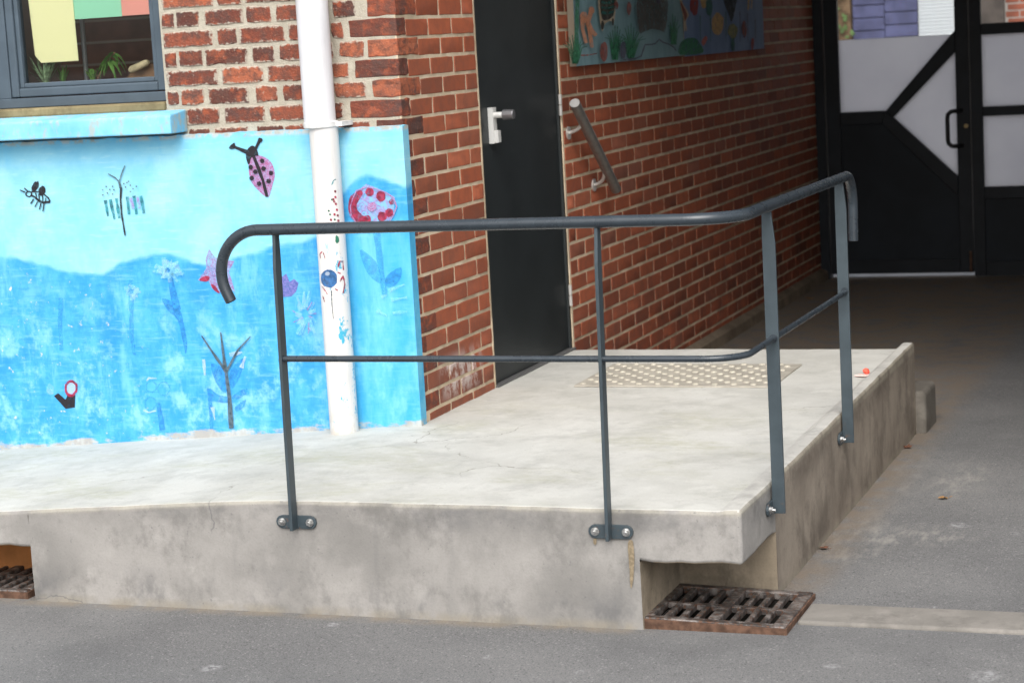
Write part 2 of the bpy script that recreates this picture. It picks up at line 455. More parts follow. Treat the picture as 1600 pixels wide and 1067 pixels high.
# right-hand bay is repainted a flatter cyan
bay = g.math('MULTIPLY', g.rng(X, -0.27, -0.22), g.rng(Z, 0.86, 0.60))
c = g.mix(g.math('MULTIPLY', bay, 0.55), c, g.mix(g.rng(nd, 0.35, 0.65), (0.05, 0.40, 0.66), (0.16, 0.54, 0.72)))
# paint lost at the foot
fx = g.math('ADD', Z, g.math('MULTIPLY', g.math('ADD', g.math('MULTIPLY', X, -1.0), -0.02), 0.066))
lost = g.math('MULTIPLY', g.rng(fx, 0.06, 0.005), 1.0)
lost = g.rng(g.math('ADD', g.math('MULTIPLY', lost, 0.55), g.math('MULTIPLY', g.math('SUBTRACT', g.noise(9, 6, 0.75, g.scaled(0.6, 1, 1.6)), 0.5), 1.6)), 0.40, 0.62)
lost = g.math('MAXIMUM', lost, g.math('MULTIPLY', g.rng(Z, 1.045, 1.062), g.rng(g.noise(20, 5, 0.7), 0.42, 0.55)))
c = g.mix(g.math('MULTIPLY', lost, 0.85), c, g.mix(g.rng(nb, 0.4, 0.6), (0.40, 0.35, 0.28), (0.50, 0.48, 0.43)))
g.color(c); g.bump(g.math('ADD', nb, g.math('MULTIPLY', nc, 0.5)), 0.25, 0.004)
M_MURAL = g.m
g = G('sill_paint', 0.8)
nb = g.noise(24, 6, 0.72, g.scaled(1, 1, 0.5)); na = g.noise(6, 5)
c = g.mix(g.rng(na, 0.35, 0.65), (0.15, 0.46, 0.70), (0.25, 0.58, 0.76))
c = g.mix(g.math('MULTIPLY', g.rng(nb, 0.48, 0.62), 0.75), c, (0.38, 0.40, 0.34))
g.color(c); g.bump(nb, 0.3, 0.003)
M_SILL = g.m
M_BED = concrete('sill_bed', (0.27, 0.22, 0.12), (0.15, 0.12, 0.065), (0.08, 0.07, 0.04))

# metal and paint
def steel_paint(name, c0, rough):
    g = G(name, rough, 0.0, 0.5)
    X, Y, Z = g.xyz()
    n = g.noise(14, 5, 0.65); f = g.noise(120, 4, 0.7)
    c = g.mix(g.rng(n, 0.3, 0.7), tuple(k * 0.9 for k in c0), tuple(k * 1.12 for k in c0))
    c = g.mix(g.math('MULTIPLY', g.rng(f, 0.56, 0.7), 0.12), c, tuple(k * 1.8 for k in c0))
    chip = g.rng(g.noise(70, 4, 0.7, g.scaled(1, 1, 0.6, (3, 3, 3))), 0.755, 0.775)
    c = g.mix(g.math('MULTIPLY', chip, 0.7), c, (0.20, 0.19, 0.18))
    ft = g.math('MULTIPLY', g.rng(Z, 0.0, -0.08), g.rng(g.noise(60, 5, 0.7), 0.56, 0.66))
    c = g.mix(g.math('MULTIPLY', ft, 0.6), c, (0.14, 0.07, 0.04))
    g.color(c)
    g.rough(g.rng(n, 0.3, 0.7, rough * 0.9, rough * 1.2))
    g.bump(g.math('ADD', f, n), 0.05, 0.002)
    return g.m
M_RAIL = steel_paint('rail_paint', (0.028, 0.037, 0.046), 0.27)
M_POST = steel_paint('post_paint', (0.040, 0.056, 0.066), 0.4)
M_BOLT = plain('zinc', (0.55, 0.55, 0.54), 0.35, 1.0, var=0.2, scale=90)
M_INOX = plain('brushed_steel', (0.30, 0.285, 0.27), 0.42, 0.8, var=0.1, scale=40)
M_INOXL = plain('bright_steel', (0.66, 0.64, 0.61), 0.32, 0.55)
M_ALU = plain('aluminium', (0.62, 0.62, 0.60), 0.4, 0.2)
M_DOOR = plain('door_paint', (0.017, 0.021, 0.023), 0.45, var=0.12, scale=5)
M_DFRAME = plain('door_frame_paint', (0.022, 0.026, 0.027), 0.5)
M_GATE = plain('gate_paint', (0.012, 0.016, 0.022), 0.5, var=0.25, scale=6)
M_GATEB = plain('gate_panel_paint', (0.010, 0.015, 0.022), 0.55, var=0.25, scale=4)
M_WIN = plain('window_paint', (0.068, 0.092, 0.115), 0.45, var=0.1, scale=10)
M_RUST = plain('rust', (0.10, 0.055, 0.036), 0.9, var=0.4, scale=40, bump=0.4)
M_BLACK = plain('black_paint', (0.012, 0.012, 0.013), 0.4)
M_DARK = plain('dark_pit', (0.02, 0.018, 0.015), 0.9)
M_MAT = plain('tactile_resin', (0.36, 0.335, 0.285), 0.7, var=0.15, scale=12)
M_STUD = plain('tactile_stud', (0.47, 0.44, 0.365), 0.6, var=0.1, scale=30)
g = G('cast_iron', 0.5, 0.4)
n = g.noise(25, 5, 0.7); n2 = g.noise(90, 4)
c = g.mix(g.rng(n, 0.4, 0.65), (0.06, 0.053, 0.05), (0.25, 0.225, 0.21))
c = g.mix(g.math('MULTIPLY', g.rng(n2, 0.5, 0.65), 0.7), c, (0.15, 0.065, 0.032))
g.color(c); g.bump(n2, 0.4, 0.002)
M_IRON = g.m

# white downpipe, its paint flecked and overpainted low down
g = G('pipe_white', 0.45, spec=0.4)
X, Y, Z = g.xyz()
c = g.mix(g.rng(g.noise(5, 5), 0.3, 0.7), (0.58, 0.58, 0.60), (0.66, 0.66, 0.68))
c = g.mix(g.math('MULTIPLY', g.rng(Z, 1.09, 1.05), 0.55), c, (0.66, 0.62, 0.56))
drp = g.noise(9, 5, 0.7, g.scaled(3, 3, 0.25))
c = g.mix(g.math('MULTIPLY', g.rng(drp, 0.5, 0.72), 0.35), c, (0.42, 0.41, 0.40))
low = g.math('MULTIPLY', g.rng(Z, 0.78, 0.55), g.rng(Z, -0.02, 0.03))
right = g.math('MULTIPLY', g.rng(X, -0.258, -0.232), low)
fl1 = g.rng(g.math('ADD', g.noise(22, 6, 0.75, g.scaled(1, 1, 0.6)), g.math('MULTIPLY', right, 0.07)), 0.62, 0.66)
c = g.mix(g.math('MULTIPLY', g.math('MULTIPLY', fl1, low), g.rng(X, -0.30, -0.262)), c, (0.05, 0.36, 0.52))
fl2 = g.rng(g.noise(70, 4, 0.7, g.scaled(1, 1, 0.6, (4, 0, 0))), 0.68, 0.72)
c = g.mix(g.math('MULTIPLY', g.math('MULTIPLY', fl2, low), 0.8), c, (0.16, 0.17, 0.20))
foot = g.math('MULTIPLY', g.rng(Z, 0.10, 0.0), g.rng(g.noise(25, 5, 0.7), 0.45, 0.6))
c = g.mix(g.math('MULTIPLY', foot, 0.6), c, (0.50, 0.45, 0.38))
g.color(c); g.bump(g.noise(40, 5, 0.7), 0.12, 0.003)
M_PIPE = g.m

# glass: clear thin pane
g = G('window_glass', 0.02)
tr = g.node('ShaderNodeBsdfTransparent'); tr.inputs[0].default_value = (0.975, 0.985, 0.98, 1)
gl = g.node('ShaderNodeBsdfGlossy'); gl.inputs['Roughness'].default_value = 0.01
fr = g.node('ShaderNodeFresnel'); fr.inputs[0].default_value = 1.45
mx = g.node('ShaderNodeMixShader')
g.put(mx.inputs[0], fr.outputs[0]); g.put(mx.inputs[1], tr.outputs[0]); g.put(mx.inputs[2], gl.outputs[0])
g.t.links.new(mx.outputs[0], g.t.nodes['Material Output'].inputs[0])
M_GLASS = g.m
# frosted film: white, lit through from the yard behind
g = G('frosted_film', 0.6)
tl = g.node('ShaderNodeBsdfTranslucent'); df = g.node('ShaderNodeBsdfDiffuse')
n = g.noise(1.6, 4)
cc = g.mix(g.rng(n, 0.3, 0.7), (0.80, 0.80, 0.83), (0.88, 0.88, 0.90))
g.put(tl.inputs[0], cc); g.put(df.inputs[0], cc)
mx = g.node('ShaderNodeMixShader'); mx.inputs[0].default_value = 0.25
g.put(mx.inputs[1], tl.outputs[0]); g.put(mx.inputs[2], df.outputs[0])
g.t.links.new(mx.outputs[0], g.t.nodes['Material Output'].inputs[0])
M_FILM = g.m

def worn(g, alpha, sc):
    """brushed-out paint: the ground shows through in patches"""
    n_ = g.noise(sc, 5, 0.75, dist=0.8)
    g.put(g.b.inputs['Alpha'], g.math('MULTIPLY', g.rng(n_, 0.30, 0.52, 0.35 if alpha < 0.9 else 0.7, 1.0), alpha))
def paint(name, c, v=0.15, sc=60, alpha=1.0):
    g = G(name, 0.75)
    n_ = g.noise(sc, 5)
    g.color(g.mix(g.rng(n_, 0.3, 0.7), tuple(k * (1 - v) for k in c), tuple(min(1, k * (1 + v)) for k in c)))
    if alpha < 1.0: worn(g, alpha, 28)
    return g.m
P_BLACK = paint('paint_black', (0.018, 0.016, 0.02), alpha=0.97)
P_CHAR = paint('paint_charcoal', (0.07, 0.10, 0.12), 0.5, alpha=0.9)
P_RED = paint('paint_red', (0.28, 0.022, 0.055), 0.5, alpha=0.85)
P_WHITE = paint('paint_white', (0.68, 0.76, 0.84), 0.1, alpha=0.4)
P_TEAL = paint('paint_teal', (0.03, 0.22, 0.26), 0.6, alpha=0.8)
P_BLUE = paint('paint_mid_blue', (0.035, 0.28, 0.68), 0.3, alpha=0.6)
P_BLUE2 = paint('paint_soft_blue', (0.05, 0.36, 0.73), 0.25, alpha=0.45)
P_NAVY = paint('paint_navy', (0.03, 0.12, 0.30), 0.4, alpha=0.9)
P_GREEN = paint('paint_green', (0.02, 0.13, 0.08), 0.4, alpha=0.9)
def scribble(name, a, b, sc=70, alpha=0.85):
    g = G(name, 0.75)
    g.color(g.mix(g.rng(g.noise(sc, 4, 0.7, dist=1.5), 0.42, 0.58), a, b))
    worn(g, alpha, 30)
    return g.m
P_FADE = scribble('paint_faded', (0.22, 0.62, 0.86), (0.36, 0.66, 0.80), 30, 0.36)
P_LILAC = scribble('paint_lilac', (0.34, 0.30, 0.52), (0.36, 0.10, 0.24), 110, 0.95)
P_PALE = scribble('paint_pale_lilac', (0.22, 0.48, 0.74), (0.34, 0.26, 0.52), 45)
P_PURPLE = scribble('paint_purple', (0.10, 0.12, 0.38), (0.22, 0.20, 0.50), 90)
P_STAR = scribble('paint_star', (0.30, 0.42, 0.68), (0.34, 0.16, 0.36), 90, 0.75)

# ------------------------------------------------------------------ ground
def sheet(name, xs, ys, z, mat, holes=(), kind='structure'):
    mb = MB(); ids = {}
    def V(i, j):
        if (i, j) not in ids: ids[i, j] = mb.vert((xs[i], ys[j], z))
        return ids[i, j]
    for i in range(len(xs) - 1):
        for j in range(len(ys) - 1):
            cx, cy = (xs[i] + xs[i + 1]) / 2, (ys[j] + ys[j + 1]) / 2
            if any(a < cx < b and c_ < cy < d_ for a, b, c_, d_ in holes): continue
            mb.face((V(i, j), V(i + 1, j), V(i + 1, j + 1), V(i, j + 1)))
    return tag(mb.build(name, mat), kind=kind)
HOLES = [(1.192, 1.562, -1.162, -0.832), (-1.308, -0.938, -1.162, -0.832)]
sheet('ground', [-300, -1.308, -0.938, 1.192, 1.562, 300], [-300, -1.162, -0.832, 300], GZ, M_ASPH, HOLES)
sheet('yard_pavement', [-12, 14], [6.93, 14.6], GZ + 0.004, M_YARD)
mb = MB()
for k in range(3):
    x0 = 1.60 + k * 1.0
    mb.box(x0 + (0.0 if k == 0 else 0.006), x0 + 1.0, -1.085, -0.895, GZ - 0.05, GZ + 0.012)
tag(mb.build('kerb_strip', M_KERB, bevel=0.008), kind='structure')

# passage roof and its far wall, both just outside the picture, keep the passage dark
mb = MB(); mb.box(-0.25, 3.0, 0.7, 6.98, 2.38, 2.55)
tag(mb.build('ceiling', plain('dark_soffit', (0.16, 0.15, 0.145), 0.9, var=0.2, scale=3)), kind='structure')
mb = MB(); mb.box(3.0, 3.2, -0.2, 6.98, -0.4, 2.9)
tag(mb.build('wall_right', plain('pale_plaster', (0.50, 0.47, 0.43), 0.9, var=0.2, scale=3)), kind='structure')  # unseen wall, kept pale to bounce light onto the bricks

# ------------------------------------------------------------------ the school building
bld = thing('school_building', 'red brick school building with painted blue mural at its foot and dark side door', 'building', (0, 0, GZ))
CZ, CP = 0.030, 0.0706                        # brick courses
mb = MB()
mb.box(-0.935, -0.0065, 0.003, 0.30, -0.5, 3.0)
mb.box(-3.6, -0.935, 0.003, 0.30, -0.5, 1.165)
mb.box(-3.6, -0.935, 0.003, 0.30, 2.35, 3.0)
mb.box(-3.6, -2.75, 0.003, 0.30, 1.165, 2.35)
front_wall = mb.build('front_wall', M_OMORT, bld)
DY0, DY1, DZT = 0.755, 1.725, 2.10
mb = MB()
mb.box(-0.30, -0.0012, 0.0032, DY0, -0.5, 3.0)
mb.box(-0.30, -0.0012, DY1, 6.86, -0.5, 3.0)
mb.box(-0.30, -0.0012, DY0, DY1, DZT, 3.0)
mb.box(-0.30, -0.0012, DY0, DY1, -0.5, -0.012)
side_wall = mb.build('side_wall', M_NMORT, bld)

def rough_brick(L, h, seed, jit=0.0034, depth=0.03, n=4, bev=0.004):
    """irregular brick face: u along x, v along z, front at y=0"""
    rr = random.Random(seed)
    pts = []
    def side(a, b, m):
        for k in range(m):
            t = k / m
            pts.append([a[0] + (b[0] - a[0]) * t, a[1] + (b[1] - a[1]) * t])
    m = max(2, int(n * L / 0.11))
    side((0, 0), (L, 0), m); side((L, 0), (L, h), 2); side((L, h), (0, h), m); side((0, h), (0, 0), 2)
    for p in pts:
        corner = (p[0] < 1e-6 or p[0] > L - 1e-6) and (p[1] < 1e-6 or p[1] > h - 1e-6)
        k = 1.3 if corner else 0.8
        sx, sy = (1 if p[0] < L / 2 else -1), (1 if p[1] < h / 2 else -1)
        p[0] += sx * abs(rr.gauss(0, jit)) * k * (0.6 if not corner else 1) + rr.gauss(0, jit * 0.4)
        p[1] += sy * abs(rr.gauss(0, jit)) * k * 0.8 + rr.gauss(0, jit * 0.3)
    c0 = (L / 2, h / 2)
    mb = MB(); N = len(pts)
    def ins(p, e):
        return (p[0] + (e if p[0] < c0[0] else -e), p[1] + (e if p[1] < c0[1] else -e))
    r0 = [mb.vert((*[ins(p, bev)[0]], rr.uniform(-0.0015, 0.0015), ins(p, bev)[1])) for p in pts]
    r1 = [mb.vert((p[0], bev, p[1])) for p in pts]
    r2 = [mb.vert((p[0], depth, p[1])) for p in pts]
    mb.face(r0)
    for a, b in ((r0, r1), (r1, r2)):
        for k in range(N):
            mb.face((a[k], a[(k + 1) % N], b[(k + 1) % N], b[k]))
    return mb

ROWS = {21: [(-.92, -.711), (-.695, -.595), (-.579, -.369), (-.350, -.25), (-.232, -.096)],
 20: [(-.925, -.878), (-.864, -.772), (-.748, -.595), (-.58, -.483), (-.461, -.375), (-.362, -.262), (-.237, -.153)],
 19: [(-.924, -.723), (-.703, -.629), (-.614, -.431), (-.416, -.267), (-.248, -.204)],
 18: [(-.925, -.881), (-.863, -.772), (-.76, -.591), (-.566, -.483), (-.46, -.368), (-.354, -.247), (-.222, -.128)],
 17: [(-.924, -.716), (-.692, -.531), (-.512, -.37), (-.354, -.272), (-.254, -.195)],
 16: [(-.925, -.881), (-.869, -.778), (-.758, -.597), (-.565, -.48), (-.454, -.37), (-.353, -.271), (-.254, -.132)],
 15: [(-.928, -.868), (-.852, -.721), (-.696, -.534), (-.517, -.375), (-.359, -.221)],
 14: [(-.853, -.766), (-.742, -.605), (-.57, -.462), (-.454, -.374), (-.364, -.262), (-.25, -.122)]}
CORNER = {21: (-.084, .185), 20: (-.108, .185), 19: (-.183, .082), 18: (-.116, .185), 17: (-.169, .082), 16: (-.108, .185), 15: (-.198, .082), 14: (-.101, .19)}
sd = 0
for k, row in ROWS.items():
    zb = CZ + 0.006 + CP * k
    for a, b in row:
        sd += 1
        h = CP - 0.0085 + random.uniform(-0.002, 0.002)
        o = rough_brick(b - a + 0.007, h, sd).build('brick', M_OBRICK, front_wall, smooth=True, angle=25)
        o.location = (a - 0.0035, -0.0015 + random.uniform(-0.001, 0.001), zb + 0.004)
        if a > -0.26 and k in (16, 18): o.pass_index = 98

def corner_brick(x0, y1, z0, h, seed, parent, idx=0):
    rr = random.Random(seed)
    bm = bmesh.new()
    bmesh.ops.create_cube(bm, size=1.0)
    for v in bm.verts:
        v.co = ((v.co.x + 0.5) * -x0 + x0, (v.co.y + 0.5) * y1, (v.co.z + 0.5) * h)
    bmesh.ops.subdivide_edges(bm, edges=[e for e in bm.edges if e.calc_length() > 0.05], cuts=2, use_grid_fill=True)
    for v in bm.verts:
        v.co += Vector((rr.gauss(0, .0012), rr.gauss(0, .0012), rr.gauss(0, .0014)))
    me = bpy.data.meshes.new('brick'); bm.to_mesh(me); bm.free()
    me.materials.append(M_QBRICK)
    o = bpy.data.objects.new('brick', me); COL.objects.link(o)
    o.location = (0.0022, 0, z0)
    o.pass_index = idx
    bv = o.modifiers.new('bevel', 'BEVEL'); bv.width = 0.004; bv.segments = 2; bv.limit_method = 'ANGLE'; bv.angle_limit = R(40)
    setp(o, parent)
for k, (x0, y1) in CORNER.items():
    CIDX = {18: 100, 16: 96, 17: 12, 19: 20, 15: 38, 14: 6, 20: 70, 21: 50}
    corner_brick(x0, y1, CZ + 0.006 + CP * k + 0.004, CP - 0.0095, 300 + k, front_wall, CIDX[k])
for k in range(0, 14):
    corner_brick(-0.06, (0.082 if k % 2 else 0.185) + random.uniform(-.012, .012), CZ + CP * k + 0.005, CP - 0.0115, 500 + k, side_wall)
# courses above the picture
mb = MB(); att = []
for k in range(22, 41):
    x = -0.935 if k > 32 or k < 32 else -0.935
    x = -0.928 - random.uniform(0, 0.05)
    while x < -0.02:
        L = random.choice((0.195, 0.095, 0.2))
        b = min(x + L, -0.001)
        if b - x > 0.03:
            q = rough_brick(b - max(x, -0.93), CP - 0.0125, k * 100 + int(x * -1000))
            i = len(mb.v); r_ = random.random()
            mb.v += [(v[0] + max(x, -0.93), v[1] - 0.0015, v[2] + CZ + 0.012 + CP * k) for v in q.v]
            att += [r_] * len(q.v)
            for f in q.f: mb.face([i + t for t in f])
        x = b + 0.014
tag(mb.build('upper_brickwork', M_OBRICK, front_wall, smooth=True, attr=att, angle=25), kind='stuff')

# side wall: pressed bricks in stretcher bond, clipped at quoin, door and gate
def press_brick(seed, L=1.0):
    """front at x=0 facing +x, u along y"""
    q = rough_brick(0.22, CP - 0.0116, seed, jit=0.0011, n=2, bev=0.0018)
    q.v = [(-v[1], v[0], v[2]) for v in q.v]
    return q
variants = []
for k in range(6):
    o = press_brick(9000 + k).build('brick', M_NBRICK, None, smooth=True, angle=25)
    variants.append(o.data)
    bpy.data.objects.remove(o)
cells = []
for k in range(-5, 41):
    odd = k % 2
    z = CZ + CP * k
    js = [0.291, 0.519] if odd else [0.402, 0.632]
    if k < -0: js = [0.291, 0.519]
    q0 = (0.082 if odd else 0.185)
    edges = [q0] + js + [DY0 - 0.004]
    if z < DZT:
        segs = list(zip(edges[:-1], edges[1:]))
        y = 1.718 if odd else 1.833
        lst = [DY1 + 0.008]
    else:
        segs = list(zip(edges[:-1], edges[1:])) + [(DY0, DY0 + 0.225), (DY0 + 0.23, DY0 + 0.455), (DY0 + .46, DY0 + .72)]
        y = 1.718 if odd else 1.833; lst = [DY0 + 0.72]
    while y < 6.85:
        if y - lst[-1] > 0.03: lst.append(y)
        y += 0.23
    lst.append(6.85)
    segs += list(zip(lst[:-1], lst[1:]))
    for a, b in segs:
        if b - a > 0.025: cells.append((a + 0.0055, b - 0.0055, z + 0.0058, k))
vis = [q for q in cells if q[2] < 1.62 and q[2] > -0.36 and not (q[2] < -0.04 and q[0] < 1.7)]
vis.sort(key=lambda q: q[0])
single = set(vis[:300])
mb = MB(); att = []
for i, q in enumerate(cells):
    a, b, z, k = q
    if z < -0.05 and a < 1.7: continue
    xo = random.uniform(0.0004, 0.0022)
    if q in single:
        o = bpy.data.objects.new('brick', random.choice(variants))
        COL.objects.link(o)
        o.location = (xo, a, z)
        o.scale = (1, (b - a) / 0.22, 1)
        setp(o, side_wall)
    else:
        j = len(mb.v); r_ = random.random()
        v6 = random.choice(variants)
        mb.v += [(v.co.x + xo, v.co.y * (b - a) / 0.22 + a, v.co.z + z) for v in v6.vertices]
        att += [r_] * len(v6.vertices)
        for f in v6.polygons: mb.face([j + t for t in f.vertices])
tag(mb.build('far_brickwork', M_NBRICK, side_wall, smooth=True, attr=att, angle=25), kind='stuff')

# concrete fillet along the wall foot in the passage
mb = MB()
mb.prism([(-0.01, GZ - 0.02), (0.05, GZ - 0.02), (0.045, GZ + 0.055), (0.006, GZ + 0.075), (-0.01, GZ + 0.075)], 1, YB + 0.3, 6.85)
mb.build('wall_fillet', concrete('fillet_concrete', (0.25, 0.20, 0.145), (0.16, 0.125, 0.09), (0.09, 0.07, 0.05)), bld, bevel=0.006)

# ------------------------------------------------------------------ painted render (the mural)
mb = MB()
def slab_grid(x0, x1, nx, z0f, z1f, nz, y):
    ids = []
    for i in range(nx + 1):
        x = x0 + (x1 - x0) * i / nx
        col = []
        for j in range(nz + 1):
            t = j / nz
            z = z0f(x) + (z1f(x) - z0f(x)) * t
            yy = y + 0.0025 * mnoise.noise((x * 3, z * 3, 1.7)) + 0.0012 * mnoise.noise((x * 14, z * 14, 4))
            col.append(mb.vert((x, yy, z)))
        ids.append(col)
    for i in range(nx):
        for j in range(nz):
            mb.face((ids[i][j], ids[i + 1][j], ids[i + 1][j + 1], ids[i][j + 1]))
    return ids
tw = lambda x: 1.066 + 0.004 * mnoise.noise((x * 20, 0, 3)) + 0.002 * mnoise.noise((x * 70, 0, 9))
ids = slab_grid(-3.6, 0.012, 150, lambda x: ztop(x) - 0.03, tw, 24, -0.025)
top = [c_[-1] for c_ in ids]
back = [mb.vert((mb.v[t][0], 0.0025, mb.v[t][2] + 0.004)) for t in top]
for i in range(len(top) - 1):
    mb.face((top[i], top[i + 1], back[i + 1], back[i]))
rt = ids[-1]
rb = [mb.vert((mb.v[t][0] - 0.002, 0.03, mb.v[t][2])) for t in rt]
for j in range(len(rt) - 1):
    mb.face((rt[j], rb[j], rb[j + 1], rt[j + 1]))
mb.face((rt[-1], rb[-1], back[-1]))
render = mb.build('painted_render', M_MURAL, bld, smooth=True, angle=40)

class Decal:
    """flat painted motif: polygons, strokes, discs traced on a real surface"""
    def __init__(s, S, ox=0, oy=0, k=1.0, mats=(), off=0.0012):
        s.S, s.ox, s.oy, s.k, s.mats, s.off = S, ox, oy, k, list(mats), off
        s.mb = MB(); s.layer = 0
        s.rr = random.Random(len(s.mats) * 31 + int(ox))
    def W(s, x, y):
        return s.S(s.ox + x / s.k, s.oy + y / s.k, s.off + s.layer * 0.0004)
    def mat(s, m):
        if m not in s.mats: s.mats.append(m)
        return s.mats.index(m)
    def poly(s, pts, m, smooth=True, jit=0.6):
        s.layer += 1
        n = len(pts); out = []
        if smooth:
            for i in range(n):
                p0, p1, p2, p3 = (pts[(i + q) % n] for q in (-1, 0, 1, 2))
                for t in (0, 0.33, 0.67):
                    out.append([0.5 * (2 * p1[c_] + (p2[c_] - p0[c_]) * t + (2 * p0[c_] - 5 * p1[c_] + 4 * p2[c_] - p3[c_]) * t * t + (3 * p1[c_] - p0[c_] - 3 * p2[c_] + p3[c_]) * t ** 3) for c_ in (0, 1)])
        else:
            out = [list(p) for p in pts]
        s.mb.poly([s.W(p[0] + s.rr.gauss(0, jit), p[1] + s.rr.gauss(0, jit)) for p in out], s.mat(m))
    def disc(s, cx, cy, rx, ry, m, rot=0, rings=1, jit=0.06, r0=0.0):
        s.layer += 1
        n = 14; c_, q = math.cos(R(rot)), math.sin(R(rot)); mi = s.mat(m)
        jt = [1 + s.rr.gauss(0, jit) for _ in range(n)]
        def ring(f):
            o = []
            for j in range(n):
                a = 2 * math.pi * j / n
                x, y = rx * f * math.cos(a) * jt[j], ry * f * math.sin(a) * jt[j]
                o.append(s.mb.vert(s.W(cx + x * c_ - y * q, cy + x * q + y * c_)))
            return o
        R_ = [ring(r0 + (1 - r0) * (t + 1) / rings) for t in range(rings)] if r0 == 0 else [ring(r0), ring(1)]
        if r0 == 0: s.mb.face(R_[0], mi)
        for a, b in zip(R_[:-1], R_[1:]):
            for j in range(n):
                s.mb.face((a[j], a[(j + 1) % n], b[(j + 1) % n], b[j]), mi)
    def stroke(s, pts, w0, w1, m, jit=0.12):
        s.layer += 1
        mi = s.mat(m)
        P = []
        for i in range(len(pts) - 1):
            L = math.dist(pts[i], pts[i + 1]); q = max(1, int(L / max(w0, w1, 1) / 1.5))
            q = min(q, 12)
            P += [(pts[i][0] + (pts[i + 1][0] - pts[i][0]) * t / q, pts[i][1] + (pts[i + 1][1] - pts[i][1]) * t / q) for t in range(q)]
        P.append(pts[-1]); N = len(P); prev = None
        for i in range(N):
            a, b = P[max(0, i - 1)], P[min(N - 1, i + 1)]
            dx, dy = b[0] - a[0], b[1] - a[1]; l = math.hypot(dx, dy) or 1
            w = (w0 + (w1 - w0) * i / max(1, N - 1)) / 2 * (1 + s.rr.gauss(0, jit))
            cur = (s.mb.vert(s.W(P[i][0] - dy / l * w, P[i][1] + dx / l * w)), s.mb.vert(s.W(P[i][0] + dy / l * w, P[i][1] - dx / l * w)))
            if prev: s.mb.face((prev[0], prev[1], cur[1], cur[0]), mi)
            prev = cur
    def done(s, name, parent):
        return s.mb.build(name, s.mats, parent)
def SM(px, py, off):
    p_ = on(px, py, 1, -0.025)
    p_.y += 0.0025 * mnoise.noise((p_.x * 3, p_.z * 3, 1.7)) + 0.0012 * mnoise.noise((p_.x * 14, p_.z * 14, 4)) - off
    return p_

dc = Decal(SM, 20, 240, 7.27)                         # bee
dc.disc(258, 372, 36, 64, P_BLACK, 22); dc.disc(335, 424, 40, 55, P_BLACK, 12)
dc.disc(186, 460, 40, 36, P_BLACK, r0=0.62)
dc.stroke([(215, 432), (290, 435), (360, 462), (410, 505), (430, 548)], 16, 14, P_BLACK)
dc.stroke([(205, 470), (250, 492), (300, 535), (350, 556), (430, 548)], 22, 26, P_BLACK)
for a, b in (((265, 445), (277, 500)), ((303, 455), (308, 525)), ((345, 470), (350, 540)), ((385, 500), (380, 545)),
             ((245, 515), (210, 570)), ((290, 545), (260, 606)), ((330, 560), (310, 636)), ((365, 560), (352, 656)), ((152, 440), (92, 414)), ((185, 430), (142, 392))):
    dc.stroke([a, b], 15, 13, P_BLACK)
dc.done('painted_bee', render)

dc = Decal(SM, 20, 240, 7.27)                         # butterfly
for a, b, m in (((1055, 530), (1085, 712), P_TEAL), ((1110, 520), (1162, 748), P_TEAL), ((1180, 510), (1216, 735), P_TEAL), ((1305, 490), (1326, 690), P_TEAL), ((1380, 480), (1412, 690), P_TEAL), ((1460, 480), (1496, 680), P_TEAL)):
    dc.stroke([a, b], 34, 28, m)
dc.stroke([(1345, 500), (1375, 625)], 34, 30, P_PALE)
dc.stroke([(1420, 490), (1450, 620)], 26, 26, P_PALE)
dc.stroke([(1236, 385), (1232, 520), (1246, 700), (1285, 930)], 24, 16, P_BLACK)
dc.stroke([(1215, 318), (1232, 392)], 22, 24, P_CHAR)
dc.stroke([(1212, 316), (1170, 275), (1090, 230)], 15, 12, P_CHAR)
dc.stroke([(1220, 312), (1245, 225), (1280, 138)], 16, 11, P_CHAR)
for x, y in ((1070, 375), (1143, 372), (1112, 408), (1160, 412), (1032, 412), (1088, 448), (1146, 460), (1037, 470), (1276, 342), (1312, 330), (1330, 316), (1352, 360), (1420, 372), (1355, 430), (1300, 380), (1385, 400)):
    dc.disc(x, y, 9, 9, P_CHAR)
dc.done('painted_butterfly', render)

dc = Decal(SM, 340, 200, 8.89)                        # ladybird
dc.poly([(450, 420), (560, 378), (680, 420), (760, 500), (800, 640), (775, 760), (740, 890), (700, 962), (630, 925), (520, 820), (460, 720), (436, 580)], P_LILAC)
dc.poly([(425, 500), (398, 400), (410, 320), (450, 265), (500, 248), (550, 300), (572, 385), (520, 388), (470, 420), (452, 490)], P_BLACK)
dc.stroke([(410, 335), (300, 290), (230, 262)], 52, 36, P_BLACK)
dc.poly([(163, 280), (195, 235), (242, 208), (252, 275), (205, 300)], P_BLACK)
dc.stroke([(535, 290), (565, 225), (590, 175)], 34, 48, P_BLACK); dc.disc(598, 168, 34, 30, P_BLACK)
dc.stroke([(505, 385), (575, 560), (640, 740), (692, 955)], 44, 40, P_BLACK)
for x, y in ((628, 458), (646, 566), (750, 626), (718, 735), (470, 545), (535, 606), (486, 696), (588, 772)):
    dc.disc(x, y, 32, 33, P_BLACK)
dc.done('painted_ladybird', render)

